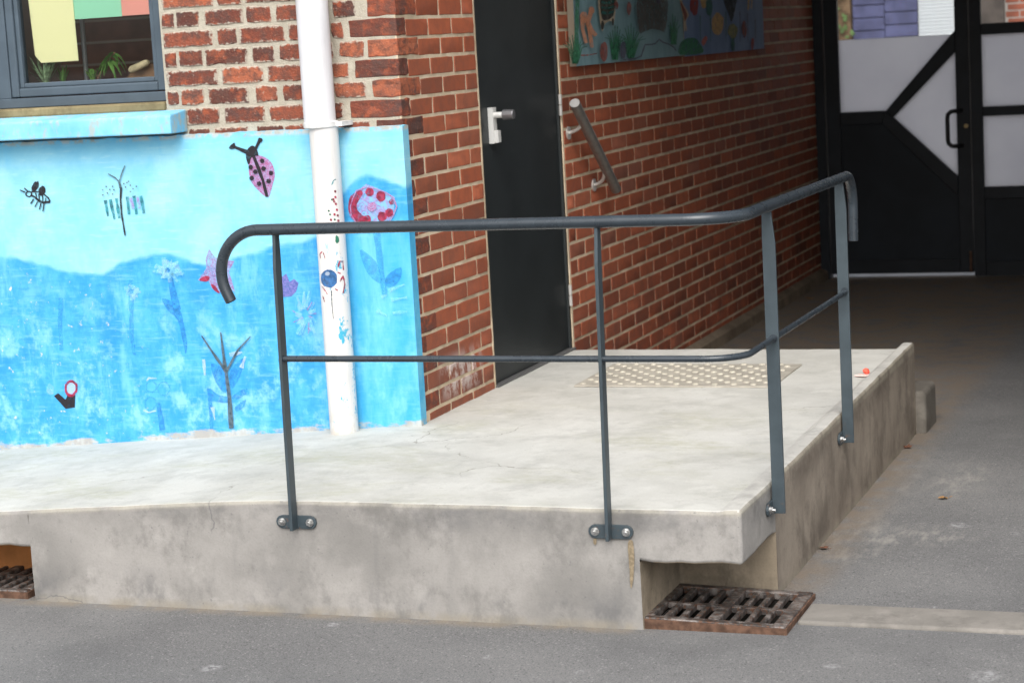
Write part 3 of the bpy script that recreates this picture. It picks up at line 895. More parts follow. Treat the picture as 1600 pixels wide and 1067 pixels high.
dc = Decal(SM, 480, 260, 4.444)                       # big round flower beside the pipe
dc.stroke([(478, 400), (505, 640), (540, 900)], 46, 36, P_BLUE2)
dc.poly([(365, 580), (440, 622), (500, 700), (512, 812), (420, 742)], P_BLUE2)
dc.poly([(545, 775), (600, 722), (655, 700), (652, 770), (612, 822), (552, 832)], P_BLUE)
dc.disc(455, 278, 162, 135, P_PALE)
dc.poly([(290, 275), (305, 205), (375, 165), (385, 200), (348, 265), (365, 320), (440, 370), (430, 405), (350, 392), (300, 335)], P_RED)
for x, y, r_ in ((435, 180, 28), (515, 205, 34), (575, 322, 28), (522, 348, 32), (420, 372, 30), (590, 245, 18)): dc.disc(x, y, r_, r_ * 1.1, P_RED)
dc.disc(455, 280, 32, 32, P_LILAC)
dc.disc(455, 278, 168, 140, P_LILAC, r0=0.95)
for q in ([(570, 862), (680, 818)], [(590, 925), (700, 908)], [(490, 998), (560, 1032)], [(600, 1015), (700, 1005)], [(520, 905), (560, 890)]): dc.stroke(q, 24, 10, P_FADE, 0.4)
dc.done('painted_round_flower', render)

dc = Decal(SM, 300, 320, 5.335)                       # star flower behind the rail's curl
dc.poly([(145, 370), (190, 440), (280, 460), (356, 470), (310, 560), (330, 620), (356, 722), (290, 690), (228, 742), (170, 690), (150, 640), (50, 627), (95, 560), (125, 530), (118, 450)], P_STAR, smooth=False, jit=3)
dc.poly([(60, 625), (120, 590), (150, 610), (120, 640)], P_RED); dc.poly([(160, 660), (200, 680), (232, 740), (180, 705)], P_RED)
dc.done('painted_star_flower', render)
dc = Decal(SM, 300, 320, 5.335)                       # tulip head
dc.poly([(750, 770), (745, 640), (752, 600), (788, 575), (815, 642), (850, 618), (886, 650), (872, 720), (830, 766)], P_PURPLE, smooth=False, jit=2)
dc.done('painted_tulip', render)
dc = Decal(SM, 300, 320, 5.335)                       # faded scribbled flower
rr = random.Random(5)
for k in range(26):
    a = rr.uniform(0, 6.28); r0 = rr.uniform(20, 60); r1 = r0 + rr.uniform(50, 110)
    m = rr.choice((P_FADE, P_FADE, P_FADE, P_LILAC))
    dc.stroke([(950 + r0 * math.cos(a), 920 + r0 * 1.2 * math.sin(a)), (950 + r1 * math.cos(a + .2) * .9, 920 + r1 * 1.3 * math.sin(a + .2))], 40 if m is P_FADE else 5, 14 if m is P_FADE else 4, m, 0.4)
dc.done('painted_faded_flower', render)

dc = Decal(SM, 60, 480, 4.444)                        # bare tree with blue leaves
for q in ([(1200, 390), (1300, 440), (1312, 560), (1290, 592), (1230, 512)], [(1330, 440), (1432, 350), (1402, 470), (1345, 562)], [(1175, 555), (1250, 606), (1322, 622), (1312, 662), (1232, 652), (1186, 622)],
          [(1350, 612), (1446, 560), (1440, 602), (1368, 642)], [(1370, 690), (1440, 640), (1430, 690), (1380, 720)]): dc.poly(q, P_BLUE)
dc.stroke([(1186, 562), (1200, 700), (1205, 842)], 30, 22, P_BLUE)
for q in ([(1150, 360), (1160, 470)], [(1412, 420), (1440, 340)], [(1215, 690), (1230, 780)], [(1330, 330), (1420, 310)]): dc.stroke(q, 26, 12, P_WHITE, 0.3)
dc.stroke([(1345, 838), (1332, 640), (1305, 430)], 30, 24, P_CHAR); 
dc.stroke([(1305, 440), (1215, 312), (1138, 196)], 24, 8, P_CHAR)
dc.stroke([(1304, 440), (1284, 290), (1270, 172)], 26, 10, P_CHAR)
dc.stroke([(1312, 440), (1390, 295), (1478, 202)], 20, 8, P_CHAR)
dc.done('painted_tree', render)
dc = Decal(SM, 60, 480, 4.444)                        # little dark boot with red ring
dc.poly([(110, 612), (138, 590), (192, 640), (202, 606), (255, 612), (252, 692), (190, 700)], P_BLACK, smooth=False, jit=3)
dc.disc(226, 560, 32, 46, P_WHITE); dc.disc(228, 560, 46, 58, P_RED, r0=0.66)
dc.disc(85, 570, 26, 40, P_FADE)
dc.done('painted_boot', render)
dc = Decal(SM, 60, 480, 4.444)                        # small outline flower
for x, y, r_ in ((785, 550, 38), (870, 565, 46), (780, 665, 42)): dc.disc(x, y, r_, r_ * 1.1, P_BLUE2, r0=0.86)
for q in ([(755, 510), (770, 490), (825, 492)], [(735, 712), (770, 728), (820, 716)]): dc.stroke(q, 14, 8, P_WHITE, 0.3)
dc.stroke([(832, 660), (850, 750), (866, 850)], 26, 34, P_BLUE)
dc.done('painted_small_flower', render)
for q in ('leaf', [(640, -190), (648, 30), (650, 200), (668, 330)], [(160, -60), (148, 100), (160, 300)]):   # long leaf and stalks in mid blue
    dc = Decal(SM, 60, 480, 4.444)
    if q == 'leaf':
        dc.poly([(860, -60), (930, -40), (985, 20), (1010, 110), (1034, 240), (1024, 322), (1004, 240), (970, 90), (900, 20)], P_BLUE)
        dc.stroke([(905, -290), (925, -160), (965, 20)], 40, 46, P_BLUE)
    else:
        dc.stroke(q, 34, 24, P_BLUE2)
    dc.done('painted_long_leaf' if q == 'leaf' else 'painted_stalk', render)
rr = random.Random(11)
for cx, cy, R0, nn in ((640, 345, 62, 26), (500, 425, 42, 12)):      # two pale faded blossoms
    dc = Decal(SM, 0, 280, 2.425)
    dc.disc(cx, cy, R0 * 0.55, R0 * 0.6, P_FADE, jit=0.2)
    for k in range(nn):
        a = rr.uniform(0, 6.28); r1 = R0 * rr.uniform(0.5, 1)
        dc.stroke([(cx + 10 * math.cos(a), cy + 10 * math.sin(a)), (cx + r1 * math.cos(a + .3), cy + r1 * math.sin(a + .3))], 22, 8, P_FADE, 0.4)
    dc.done('painted_pale_blossom', render)

# ------------------------------------------------------------------ window, sill
win = MB()
WX0, WX1, WZ0, WZ1, WY = -2.74, -0.937, 1.192, 2.34, 0.06
def frame(mb, x0, x1, z0, z1, y0, y1, w):
    mb.box(x0, x0 + w, y0, y1, z0, z1); mb.box(x1 - w, x1, y0, y1, z0, z1)
    mb.box(x0 + w, x1 - w, y0, y1, z0, z0 + w); mb.box(x0 + w, x1 - w, y0, y1, z1 - w, z1)
win.box(WX0, WX1, WY - 0.012, WY + 0.07, WZ0, WZ0 + 0.036)
win.box(WX0, WX1, WY, WY + 0.07, WZ1 - 0.04, WZ1)
win.box(WX0, WX0 + 0.04, WY, WY + 0.07, WZ0 + 0.036, WZ1 - 0.04)
win.box(WX1 - 0.026, WX1, WY, WY + 0.07, WZ0 + 0.036, WZ1 - 0.04)
win.box(-1.705, -1.636, WY, WY + 0.07, WZ0 + 0.036, WZ1 - 0.04)
window = win.build('window', M_WIN, bld, bevel=0.003)
tag(window, 'slate grey window frame above the blue sill')
for x0, x1 in ((-1.634, WX1 - 0.028), (WX0 + 0.042, -1.707)):
    mb = MB(); frame(mb, x0, x1, WZ0 + 0.039, WZ1 - 0.043, WY + 0.002, WY + 0.06, 0.034)
    mb.build('sash', M_WIN, window, bevel=0.006, seg=3)
    mb = MB(); frame(mb, x0 + 0.0345, x1 - 0.0345, WZ0 + 0.0735, WZ1 - 0.0775, WY + 0.012, WY + 0.05, 0.018)
    mb.build('glazing_bead', M_WIN, window, bevel=0.004)
    mb = MB(); mb.box(x0 + 0.05, x1 - 0.05, WY + 0.028, WY + 0.032, WZ0 + 0.09, WZ1 - 0.09)
    mb.build('pane', M_GLASS, window)
mb = MB(); mb.box(-3.0, -0.50, 0.305, 2.6, 0.6, 2.7)
mb.f = [f for f in mb.f if True]
mb = MB()
mb.box(-3.0, -0.5, 2.6, 2.65, 0.6, 2.7); mb.box(-3.05, -3.0, 0.3, 2.65, 0.6, 2.7); mb.box(-0.5, -0.45, 0.3, 2.6, 0.6, 2.7)
mb.box(-3.0, -0.5, 0.3, 2.6, 0.55, 0.6); mb.box(-3.0, -0.5, 0.3, 2.6, 2.7, 2.75)
mb.build('classroom', plain('classroom_wall', (0.34, 0.27, 0.22), 0.9, var=0.2, scale=2), bld)
mb = MB(); mb.box(-3.0, -0.5, 2.57, 2.595, 0.6, 2.1)
for k in range(10): mb.box(-3.0, -0.5, 2.56, 2.569, 1.0 + 0.11 * k, 1.0 + 0.11 * k + 0.012, 1)  # pale strips on brown stand in for brickwork reflected in the glass
mb.build('reflection_backing', [plain('reflection_brown', (0.20, 0.09, 0.06), 0.8, var=0.3, scale=6), plain('reflection_strip', (0.40, 0.34, 0.28), 0.8)], bld)
mb = MB(); mb.box(-2.9, -0.55, 0.132, 0.48, 1.235, 1.262)
mb.build('inner_sill', plain('inner_sill_wood', (0.25, 0.17, 0.10), 0.6, var=0.2, scale=9), bld, bevel=0.004)
mb = MB()
mb.prism([(-0.125, 1.078), (0.0, 1.078), (0.0, 1.160), (-0.118, 1.146), (-0.125, 1.140)], 0, -3.6, -0.853)
mb.build('window_sill', M_SILL, bld, bevel=0.006)
mb = MB(); mb.box(-3.6, -0.937, -0.012, 0.05, 1.157, 1.191)
mb.build('sill_bed', M_BED, bld, bevel=0.008)

# ------------------------------------------------------------------ side door
mb = MB()
mb.box(-0.06, -0.012, DY0 + 0.035, DY1 - 0.03, 0.006, DZT - 0.03)
door = mb.build('door', M_DOOR, bld, bevel=0.003)
tag(door, 'plain anthracite door leaf without panels')
mb = MB()
mb.box(-0.08, -0.004, DY0 + 0.008, DY0 + 0.034, 0.0, DZT); mb.box(-0.08, -0.004, DY1 - 0.029, DY1 - 0.006, 0.0, DZT)
mb.box(-0.08, -0.004, DY0 + 0.034, DY1 - 0.029, DZT - 0.029, DZT)
mb.build('door_frame', M_DFRAME, bld, bevel=0.002)
mb = MB(); mb.box(-0.09, 0.012, DY0 + 0.005, DY1 - 0.005, -0.01, 0.005)
mb.build('door_threshold', plain('threshold', (0.10, 0.10, 0.10), 0.6), bld, bevel=0.003)
for y0, w in ((DY0 - 0.0035, 0.011), (DY1 - 0.0065, 0.012)):
    mb = MB(); mb.box(-0.05, 0.0008, y0, y0 + w, 0.0, DZT)
    mb.build('mortar_seal', M_NMORT, bld)
mb = MB()
mb.box(-0.0115, 0.010, 0.872, 0.912, 0.945, 1.085)
mb.tube([(0.010, 0.888, 1.055), (0.036, 0.888, 1.055), (0.040, 0.892, 1.055)], 0.011, 12)
mb.tube([(0.012, 0.894, 1.055), (0.050, 0.894, 1.055)], 0.012, 14)
mb.box(0.010, 0.026, 0.876, 0.908, 0.948, 0.995)
mb.build('lock_plate', M_ALU, door, bevel=0.004)
mb = MB(); mb.tube([(0.045, 0.894, 1.055), (0.090, 0.894, 1.055)], [0.021, 0.019], 16)
mb.build('knob', plain('knob_grey', (0.22, 0.22, 0.23), 0.35, 0.7), door, bevel=0.003)
for z in (1.055, 0.235, 1.9):
    mb = MB(); mb.tube([(0.005, DY1 - 0.026, z - 0.045), (0.005, DY1 - 0.026, z - 0.002)], 0.008, 10); mb.tube([(0.005, DY1 - 0.026, z + 0.002), (0.005, DY1 - 0.026, z + 0.045)], 0.008, 10)
    mb.build('hinge', M_INOXL, door)

# ------------------------------------------------------------------ downpipe
dp = thing('downpipe', 'white round downpipe standing before the mural, splashed with paint low down', 'downpipe', (-0.268, -0.075, ztop(-.27)))
PX, PY = -0.267, -0.080
mb = MB(); mb.tube([(PX - 0.012, PY, 3.0), (PX - 0.012, PY, 1.075)], 0.0565, 36)
mb.build('upper_pipe', M_PIPE, dp, smooth=True)
mb = MB(); mb.tube([(PX, PY, 1.085), (PX, PY, 0.5), (PX, PY, ztop(-.27) - 0.004)], 0.0515, 36)
lower = mb.build('lower_pipe', M_PIPE, dp, smooth=True)
mb = MB(); mb.tube([(PX - 0.008, PY, 1.074), (PX - 0.008, PY, 1.078), (PX - 0.008, PY, 1.094), (PX - 0.008, PY, 1.098)], [0.058, 0.0625, 0.0625, 0.058], 36)
mb.box(PX + 0.045, PX + 0.078, PY - 0.012, PY + 0.08, 1.078, 1.094)
mb.build('collar', plain('collar_white', (0.66, 0.66, 0.65), 0.5, var=0.15, scale=30), dp, smooth=True)
def SP(px, py, off):
    dd = CAM_R @ Vector(((px - 800) / FPX, -(py - 533.5) / FPX, -1.0)); r_ = 0.0515 + off
    ox, oy = CAM_C.x - PX, CAM_C.y - PY
    a = dd.x ** 2 + dd.y ** 2; b = 2 * (ox * dd.x + oy * dd.y); c_ = ox * ox + oy * oy - r_ * r_
    disc = b * b - 4 * a * c_
    t = (-b - math.sqrt(max(disc, 0))) / (2 * a)
    return CAM_C + dd * t
def pipe_paint(name, items):
    dc = Decal(SP, 480, 260, 4.444, off=0.0006)
    for it in items: getattr(dc, it[0])(*it[1:])
    dc.done(name, lower)
pipe_paint('painted_ball', [('disc', 152, 780, 58, 64, P_NAVY, 0, 5, 0.03), ('disc', 140, 745, 16, 14, P_WHITE, 0, 2)])
for q in ([(105, 590), (88, 610), (92, 640)], [(110, 595), (122, 630), (125, 650)], [(100, 830), (130, 870), (140, 890)], [(108, 900), (120, 940)], [(168, 860), (172, 960), (182, 1060)]):
    pipe_paint('painted_scribble', [('stroke', q, 7, 4, P_CHAR if q[0][0] > 150 else P_RED, 0.3)])
for q in ([(215, 700), (225, 660), (248, 660), (252, 720)], [(228, 800), (250, 760), (262, 820), (250, 880)], [(210, 735), (232, 745)], [(192, 850), (212, 862)]):
    pipe_paint('painted_petal', [('stroke', q, 11, 7, P_RED, 0.3)])
for x, y in ((195, 175), (197, 215), (188, 245), (200, 262), (207, 303), (190, 335), (213, 342), (165, 372), (217, 378), (182, 230)):
    pipe_paint('painted_dot', [('disc', x, y, 8, 9, P_RED, 0, 1, 0.15)])
for x, y in ((192, 370), (172, 232), (150, 310), (160, 335), (200, 400)):
    pipe_paint('painted_dot', [('disc', x, y, 7, 7, P_GREEN, 0, 1, 0.2)])
pipe_paint('painted_leaf', [('poly', [(200, 480), (215, 488), (222, 520), (205, 535), (195, 515)], P_GREEN)])
pipe_paint('painted_leaf', [('stroke', [(170, 130), (182, 100), (200, 90)], 10, 6, P_TEAL, 0.3)])

# ------------------------------------------------------------------ the concrete landing and ramp
ramp = thing('access_ramp', 'raised concrete entrance landing with a ramp falling to the left', 'ramp', (0.3, 0, GZ))
NXL, NXR, NY, NZR, NZL = -0.868, 1.177, -0.80, -0.155, -0.178
def frange(a, b, st):
    n = max(1, round(abs(b - a) / st)); return [a + (b - a) * k / n for k in range(n + 1)]
xs = frange(-3.6, -1.40, 0.1)[:-1] + frange(-1.40, NXL, 0.04)[:-1] + frange(NXL, NXR, 0.045)[:-1] + frange(NXR, 1.417, 0.04)[:-1] + [1.417, 1.433, 1.455, XR]
ysl = frange(YF, NY, 0.045)[:-1] + frange(NY, YB, 0.05)
def kerbh(x, y):
    if x < 1.425: return 0
    t = min(1, max(0, (y + 0.7) / 2.3)); return 0.004 + 0.022 * t
def zt(x, y):
    return ztop(x) + kerbh(x, y) + 0.0018 * mnoise.noise((x * 4, y * 4, 2)) + 0.0012 * mnoise.noise((x * 17, y * 17, 5))
mb = MB(); vd = {}
def V(x, y, z):
    k = (round(x, 4), round(y, 4), round(z, 4))
    if k not in vd:
        q = mnoise.noise_vector(Vector((x * 9, y * 9, z * 9))) * 0.0022 + mnoise.noise_vector(Vector((x * 40, y * 40, z * 40))) * 0.0007
        vd[k] = mb.vert((x + q.x, y + q.y, z + q.z * 0.4))
    return vd[k]
def cell(a, b, c_, d_, mi): mb.face((V(*a), V(*b), V(*c_), V(*d_)), mi)
for i in range(len(xs) - 1):
    for j in range(len(ysl) - 1):
        a, b, c_, d_ = xs[i], xs[i + 1], ysl[j], ysl[j + 1]
        cell((a, c_, zt(a, c_)), (b, c_, zt(b, c_)), (b, d_, zt(b, d_)), (a, d_, zt(a, d_)), 4 if a > 1.41 else 0)
def nz_at(x):
    j = 0.006 * mnoise.noise((x * 25, 3, 1)) + 0.003 * mnoise.noise((x * 70, 1, 1))
    return j
LV = 7
def wallcol(p, q, bot, mi, lv=LV):
    """quad column between top points p,q (x,y) down to bot(x,y)"""
    (x0, y0), (x1, y1) = p, q
    for k in range(lv):
        def L(x, y, t): return zt(x, y) + (bot(x, y) - zt(x, y)) * t
        cell((x0, y0, L(x0, y0, k / lv)), (x1, y1, L(x1, y1, k / lv)), (x1, y1, L(x1, y1, (k + 1) / lv)), (x0, y0, L(x0, y0, (k + 1) / lv)), mi)
FULL = GZ - 0.04
for a, b in zip(xs[:-1], xs[1:]):
    m = (a + b) / 2
    if m > NXR: bot = lambda x, y: NZR + nz_at(x)
    elif -1.40 < m < NXL: bot = lambda x, y: NZL + nz_at(x) * 1.3
    else: bot = lambda x, y: FULL
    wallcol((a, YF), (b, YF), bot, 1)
for a, b in zip(ysl[:-1], ysl[1:]):
    if (a + b) / 2 < NY: bot = lambda x, y: NZR + (nz_at(XR) if y < YF + .01 else nz_at(y * 2) * 0.5)
    else: bot = lambda x, y: FULL
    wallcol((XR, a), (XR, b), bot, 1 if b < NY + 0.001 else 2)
for a, b in zip(xs[:-1], xs[1:]):
    wallcol((a, YB), (b, YB), lambda x, y: FULL, 2, 3)
yn = [y for y in ysl if y <= NY + 1e-6]; xn = [x for x in xs if x >= NXR - 1e-6]; xl = [x for x in xs if -1.40 - 1e-6 <= x <= NXL + 1e-6]
for a, b in zip(yn[:-1], yn[1:]):                    # cheeks
    for k in range(5):
        z0, z1 = NZR + (FULL - NZR) * k / 5, NZR + (FULL - NZR) * (k + 1) / 5
        cell((NXR, a, z0), (NXR, b, z0), (NXR, b, z1), (NXR, a, z1), 3)
        cell((NXL, a, z0), (NXL, b, z0), (NXL, b, z1), (NXL, a, z1), 3)
        cell((-1.40, a, z0), (-1.40, b, z0), (-1.40, b, z1), (-1.40, a, z1), 3)
for L_, zc in ((xn, NZR), (xl, NZL)):
    for a, b in zip(L_[:-1], L_[1:]):
        for c_, d_ in zip(yn[:-1], yn[1:]):
            za = lambda x, y: zc + (nz_at(x) * (1.3 if zc == NZL else 1) if y < YF + .01 else (nz_at(y * 2) * 0.5 if x > XR - .001 else 0))
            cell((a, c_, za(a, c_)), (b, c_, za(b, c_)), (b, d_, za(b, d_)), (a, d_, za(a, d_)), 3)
        for k in range(5):
            z0, z1 = zc + (FULL - zc) * k / 5, zc + (FULL - zc) * (k + 1) / 5
            cell((a, NY, z0), (b, NY, z0), (b, NY, z1), (a, NY, z1), 3)
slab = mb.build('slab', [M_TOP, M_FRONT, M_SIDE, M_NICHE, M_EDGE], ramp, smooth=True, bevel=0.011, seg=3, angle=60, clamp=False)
mb = MB(); mb.box(-1.39, -0.875, -0.90, -0.805, -0.345, -0.182)
mb.build('clay_block', plain('orange_clay', (0.42, 0.17, 0.055), 0.85, var=0.2, scale=10, bump=0.2), ramp, bevel=0.004)
mb = MB(); mb.box(0.002, 1.52, YB + 0.003, YB + 0.28, GZ - 0.03, -0.178)
mb.build('step', M_STEP, ramp, bevel=0.022, seg=3)
for pts in ([(981, 848), (989, 846), (991, 880), (988, 914), (985, 915), (983, 880)], [(927, 842), (932, 842), (931, 850), (928, 850)]):
    dc = Decal(lambda px, py, off: on(px, py, 1, YF - off), off=0.0045)
    dc.poly(pts, plain('rust_run', (0.22, 0.175, 0.115), 0.9, var=0.25, scale=120), smooth=True, jit=0.15)
    dc.done('rust_run', ramp)

# ------------------------------------------------------------------ drain gratings
me_cache = {}
def grate(x0, y0, z0, tilt, label):
    t = thing('drain_grate', label, 'drain grate', (x0, y0, z0), 'cast iron gratings under the landing')
    t.rotation_euler = tilt
    W, L, H, r_ = 0.423, 0.383, 0.024, 0.030
    def part(name, key, mb_fn, mats, bevel):
        if key not in me_cache:
            mb = MB(); mb_fn(mb); o = mb.build(name, mats, None, bevel=bevel); me_cache[key] = o.data
        else:
            o = bpy.data.objects.new(name, me_cache[key]); COL.objects.link(o)
            b = o.modifiers.new('bevel', 'BEVEL'); b.width = bevel or 0.001; b.limit_method = 'ANGLE'
        o.parent = t
        return o
    def rim(mb):
        mb.box(0, W, 0, r_, 0, H); mb.box(0, W, L - r_, L, 0, H); mb.box(0, r_, r_, L - r_, 0, H); mb.box(W - r_ * 1.3, W, r_, L - r_, 0, H)
    part('rim', 'rim', rim, M_IRON, 0.003)
    def skirt(mb):
        mb.box(-0.004, W + 0.004, -0.005, -0.0005, -0.012, H - 0.004); mb.box(W + 0.0005, W + 0.006, -0.005, L, -0.012, H - 0.004)
    part('rusty_edge', 'skirt', skirt, M_RUST, 0.001)
    inner0, inner1 = r_, W - r_ * 1.3
    slot = (inner1 - inner0 - 0.034 - 6 * 0.0165) / 8
    x = inner0
    for k in range(7):
        x += slot
        w = 0.034 if k == 3 else 0.0165
        part('bar', 'wide' if k == 3 else 'thin', (lambda mb, w=w: mb.box(0, w, r_, L - r_, 0.001, H + (0.0015 if w > .02 else -0.002))), M_IRON, 0.003).location = (x, 0, 0)
        x += w
    part('cross_bar', 'cross', lambda mb: mb.box(inner0, inner1, L / 2 - 0.011, L / 2 + 0.011, 0.002, H - 0.004), M_IRON, 0.002)
    def pit(mb):
        mb.box(0.02, W - 0.02, 0.02, L - 0.02, -0.32, -0.30); mb.box(0.018, 0.024, 0.02, L - 0.02, -0.30, -0.006); mb.box(W - 0.024, W - 0.018, 0.02, L - 0.02, -0.30, -0.006)
        mb.box(0.024, W - 0.024, 0.018, 0.024, -0.30, -0.006); mb.box(0.024, W - 0.024, L - 0.024, L - 0.018, -0.30, -0.006)
    part('pit', 'pit', pit, M_DARK, 0)
    return t
grate(1.165, -1.19, GZ + 0.010, (R(-0.4), R(1.6), 0), 'rusty cast iron drain grating under the overhanging corner of the landing')
grate(-1.335, -1.19, GZ + 0.002, (0, 0, 0), 'dark drain grating in the opening at the far left of the landing')

# ------------------------------------------------------------------ railing
rail = thing('railing', 'dark grey tubular steel railing with hooked ends round the landing', 'railing', (0.1, YF - 0.03, -0.09))
RY, RX = YF - 0.030, XR + 0.030
ZA, ZB = 0.828, 0.820
pts = []
for a in frange(205, 90, 7)[:]:
    pts.append((0.045 + 0.13 * math.cos(R(a)), RY, ZA - 0.13 + 0.13 * math.sin(R(a))))
p0 = Vector(pts[0]); pts.insert(0, tuple(p0 + Vector((0.42, 0, -0.9)) * 0.032))
rc = 0.15
pts += [(x, RY, ZA) for x in frange(0.15, RX - rc - 0.05, 0.2)]
for a in frange(-90, 0, 8): pts.append((RX - rc + rc * math.cos(R(a)), RY + rc + rc * math.sin(R(a)), ZA))
pts += [(RX, y, ZA + (ZB - ZA) * (y + 1) / 1.27) for y in frange(-1.0, 0.22, 0.2)]
r2 = 0.105
for a in frange(90, -6, 8): pts.append((RX, 0.275 + r2 * math.cos(R(a)), ZB - r2 + r2 * math.sin(R(a))))
pl = Vector(pts[-1]); pts.append(tuple(pl + Vector((0, -0.008, -0.115))))
mb = MB(); mb.tube(pts, 0.0172, 20)
top_rail = mb.build('top_rail', M_RAIL, rail, smooth=True, angle=50)
for p, q in ((pts[0], pts[1]), (pts[-1], pts[-2])):
    dv = (Vector(p) - Vector(q)).normalized()
    mb = MB(); mb.tube([Vector(p) - dv * 0.001, Vector(p) + dv * 0.0008], 0.0135, 16)
    mb.build('open_end', M_RUST if p is pts[-1] else M_DARK, top_rail)  # discs on closed ends; the dark one paints in the bore's shade
ZM = 0.440; rm = 0.11
pts = [(0.104, RY, ZM)] + [(x, RY, ZM) for x in frange(0.2, RX - rm - 0.04, 0.3)]
for a in frange(-90, 0, 9): pts.append((RX - rm + rm * math.cos(R(a)), RY + rm + rm * math.sin(R(a)), ZM))
pts += [(RX, y, ZM - 0.006 * (y + 1)) for y in frange(-1.0, 0.205, 0.3)]
mb = MB(); mb.tube(pts, 0.0095, 14)
mb.build('middle_rail', M_RAIL, rail, smooth=True, angle=50)

def post(ax, pos, lean=0.0):
    """ax 0: on the front face at x=pos; ax 1: on the side face at y=pos"""
    prof = [(0.006, -0.086), (0.044, -0.086), (0.0445, 0.715), (0.036, 0.80), (0.036, 0.818), (0.008, 0.818), (0.006, 0.74)]
    def T(u, off, z): return (pos + u + lean * z, YF - off, z) if ax == 0 else (XR + off, pos + u + lean * z, z)
    mb = MB(); th = 0.005
    A = [mb.vert(T(-th, o_, z)) for o_, z in prof]; B = [mb.vert(T(th, o_, z)) for o_, z in prof]
    n = len(prof); mb.face(A); mb.face(B[::-1])
    for k in range(n): mb.face((A[k], A[(k + 1) % n], B[(k + 1) % n], B[k]))
    po = mb.build('post', M_POST, rail, bevel=0.0012)
    mb = MB(); ring = []
    for cx, a0, a1 in ((0.047, -90, 90), (-0.047, 90, 270)):
        ring += [(cx + 0.0205 * math.cos(R(a)), 0.0205 * math.sin(R(a))) for a in frange(a0, a1, 30)]
    A = [mb.vert(T(u, 0.0005, -0.066 + w)) for u, w in ring]; B = [mb.vert(T(u, 0.0085, -0.066 + w)) for u, w in ring]
    n = len(ring); mb.face(A); mb.face(B[::-1])
    for k in range(n): mb.face((A[k], A[(k + 1) % n], B[(k + 1) % n], B[k]))
    mb.build('base_plate', M_POST, po, bevel=0.0012)
    for u in (-0.047, 0.047):
        mb = MB()
        mb.tube([T(u, 0.009, -0.066), T(u, 0.0105, -0.066)], 0.0125, 16)
        mb.tube([T(u, 0.0107, -0.066), T(u, 0.019, -0.066)], 0.0095, 6)
        mb.tube([T(u, 0.019, -0.066), T(u, 0.026, -0.066)], 0.0048, 8)
        mb.build('bolt', M_BOLT, po)
    mb = MB()
    mb.tube([T(-0.006, 0.03, ZM - .003), T(0.006, 0.03, ZM - .003)], 0.0135, 12)
    mb.build('weld', M_RAIL, po, smooth=True)
post(0, 0.093, 0.010); post(0, 1.096, 0.012); post(1, -0.852); post(1, 0.196)

# ------------------------------------------------------------------ stainless handrail on the brick wall
hr = thing('wall_handrail', 'short sloping stainless steel handrail on the brick wall beside the door', 'handrail', (0, 1.9, 0.65))
A, B = Vector((0.08, 1.668, 1.062)), Vector((0.08, 2.19, 0.648))
mb = MB(); mb.tube([A, B], 0.0235, 24)
mb.build('bar', M_INOX, hr, smooth=True, angle=50, bevel=0.001)
for t, wy, wz in ((0.20, 1.790, 0.930), (0.755, 2.105, 0.678)):
    p = A.lerp(B, t) + Vector((-0.012, 0, -0.016)); w = Vector((0.004, wy, wz))
    mid = Vector((0.058, wy - 0.004, wz + 0.012))
    path = [w]
    for k in range(1, 9):
        s_ = k / 8; path.append(w * (1 - s_) ** 2 + mid * 2 * s_ * (1 - s_) + p * s_ ** 2)
    mb = MB(); mb.tube(path, 0.008, 12); mb.tube([w - Vector((.003, 0, 0)), w + Vector((.004, 0, 0))], 0.028, 20)
    mb.build('bracket', M_INOXL, hr, smooth=True)
mb = MB(); dv = (A - B).normalized(); mb.tube([A, A + dv * 0.002], [0.0225, 0.021], 24)
mb.build('end_cap', plain('cap_grey', (0.42, 0.41, 0.40), 0.5, 0.3), hr)

# ------------------------------------------------------------------ tactile mat
mat = thing('tactile_mat', 'beige studded tactile mat on the landing before the steps', 'tactile mat', (0.72, 1.02, 0.003))
mb = MB(); mb.box(0.322, 1.108, 0.765, 1.275, 0.0, 0.007)
mb.build('mat_base', M_MAT, mat, bevel=0.002)
mb = MB()
ys_ = frange(0.795, 1.25, 0.0455)
for j, y in enumerate(ys_):
    x = 0.352 + (0.0375 if j % 2 else 0)
    while x < 1.09:
        mb.tube([(x, y, 0.0072), (x, y, 0.0105), (x, y, 0.0122)], [0.0125, 0.0115, 0.008], 12); x += 0.075
tag(mb.build('studs', M_STUD, mat, smooth=True), kind='stuff')

# ------------------------------------------------------------------ paintings on the side wall
SC = lambda px, py, off: on(px, py, 0, 0.034 + off)
def canvas(y0, y1, z0, z1, c0, c1, label, shapes, streak):
    t = thing('painting', label, 'painting', (0.02, (y0 + y1) / 2, z0), 'painted panels on the side wall')
    g = G('canvas_paint', 0.7)
    n = g.noise(5, 5, 0.65, g.scaled(1, 1.6, 0.5)); n2 = g.noise(30, 4, 0.7, g.scaled(1, 1.5, 0.3))
    c = g.mix(g.rng(n, 0.35, 0.65), c0, c1)
    c = g.mix(g.math('MULTIPLY', g.rng(n2, 0.5, 0.7), 0.45), c, streak)
    g.color(c)
    mb = MB(); mb.box(0.004, 0.034, y0, y1, z0, z1)
    pan = mb.build('panel', [g.m], t, bevel=0.002)
    mb = MB(); mb.box(0.004, 0.033, y0 - 0.004, y0 - 0.0005, z0, z1)
    mb.build('panel_edge', plain('panel_wood', (0.24, 0.20, 0.15), 0.8), t)
    dc = Decal(SC, 880, 0, 5.0, off=0.0012)
    for s_ in shapes:
        getattr(dc, s_[0])(*s_[1:])
    dc.done('painted_motifs', t)
    return t
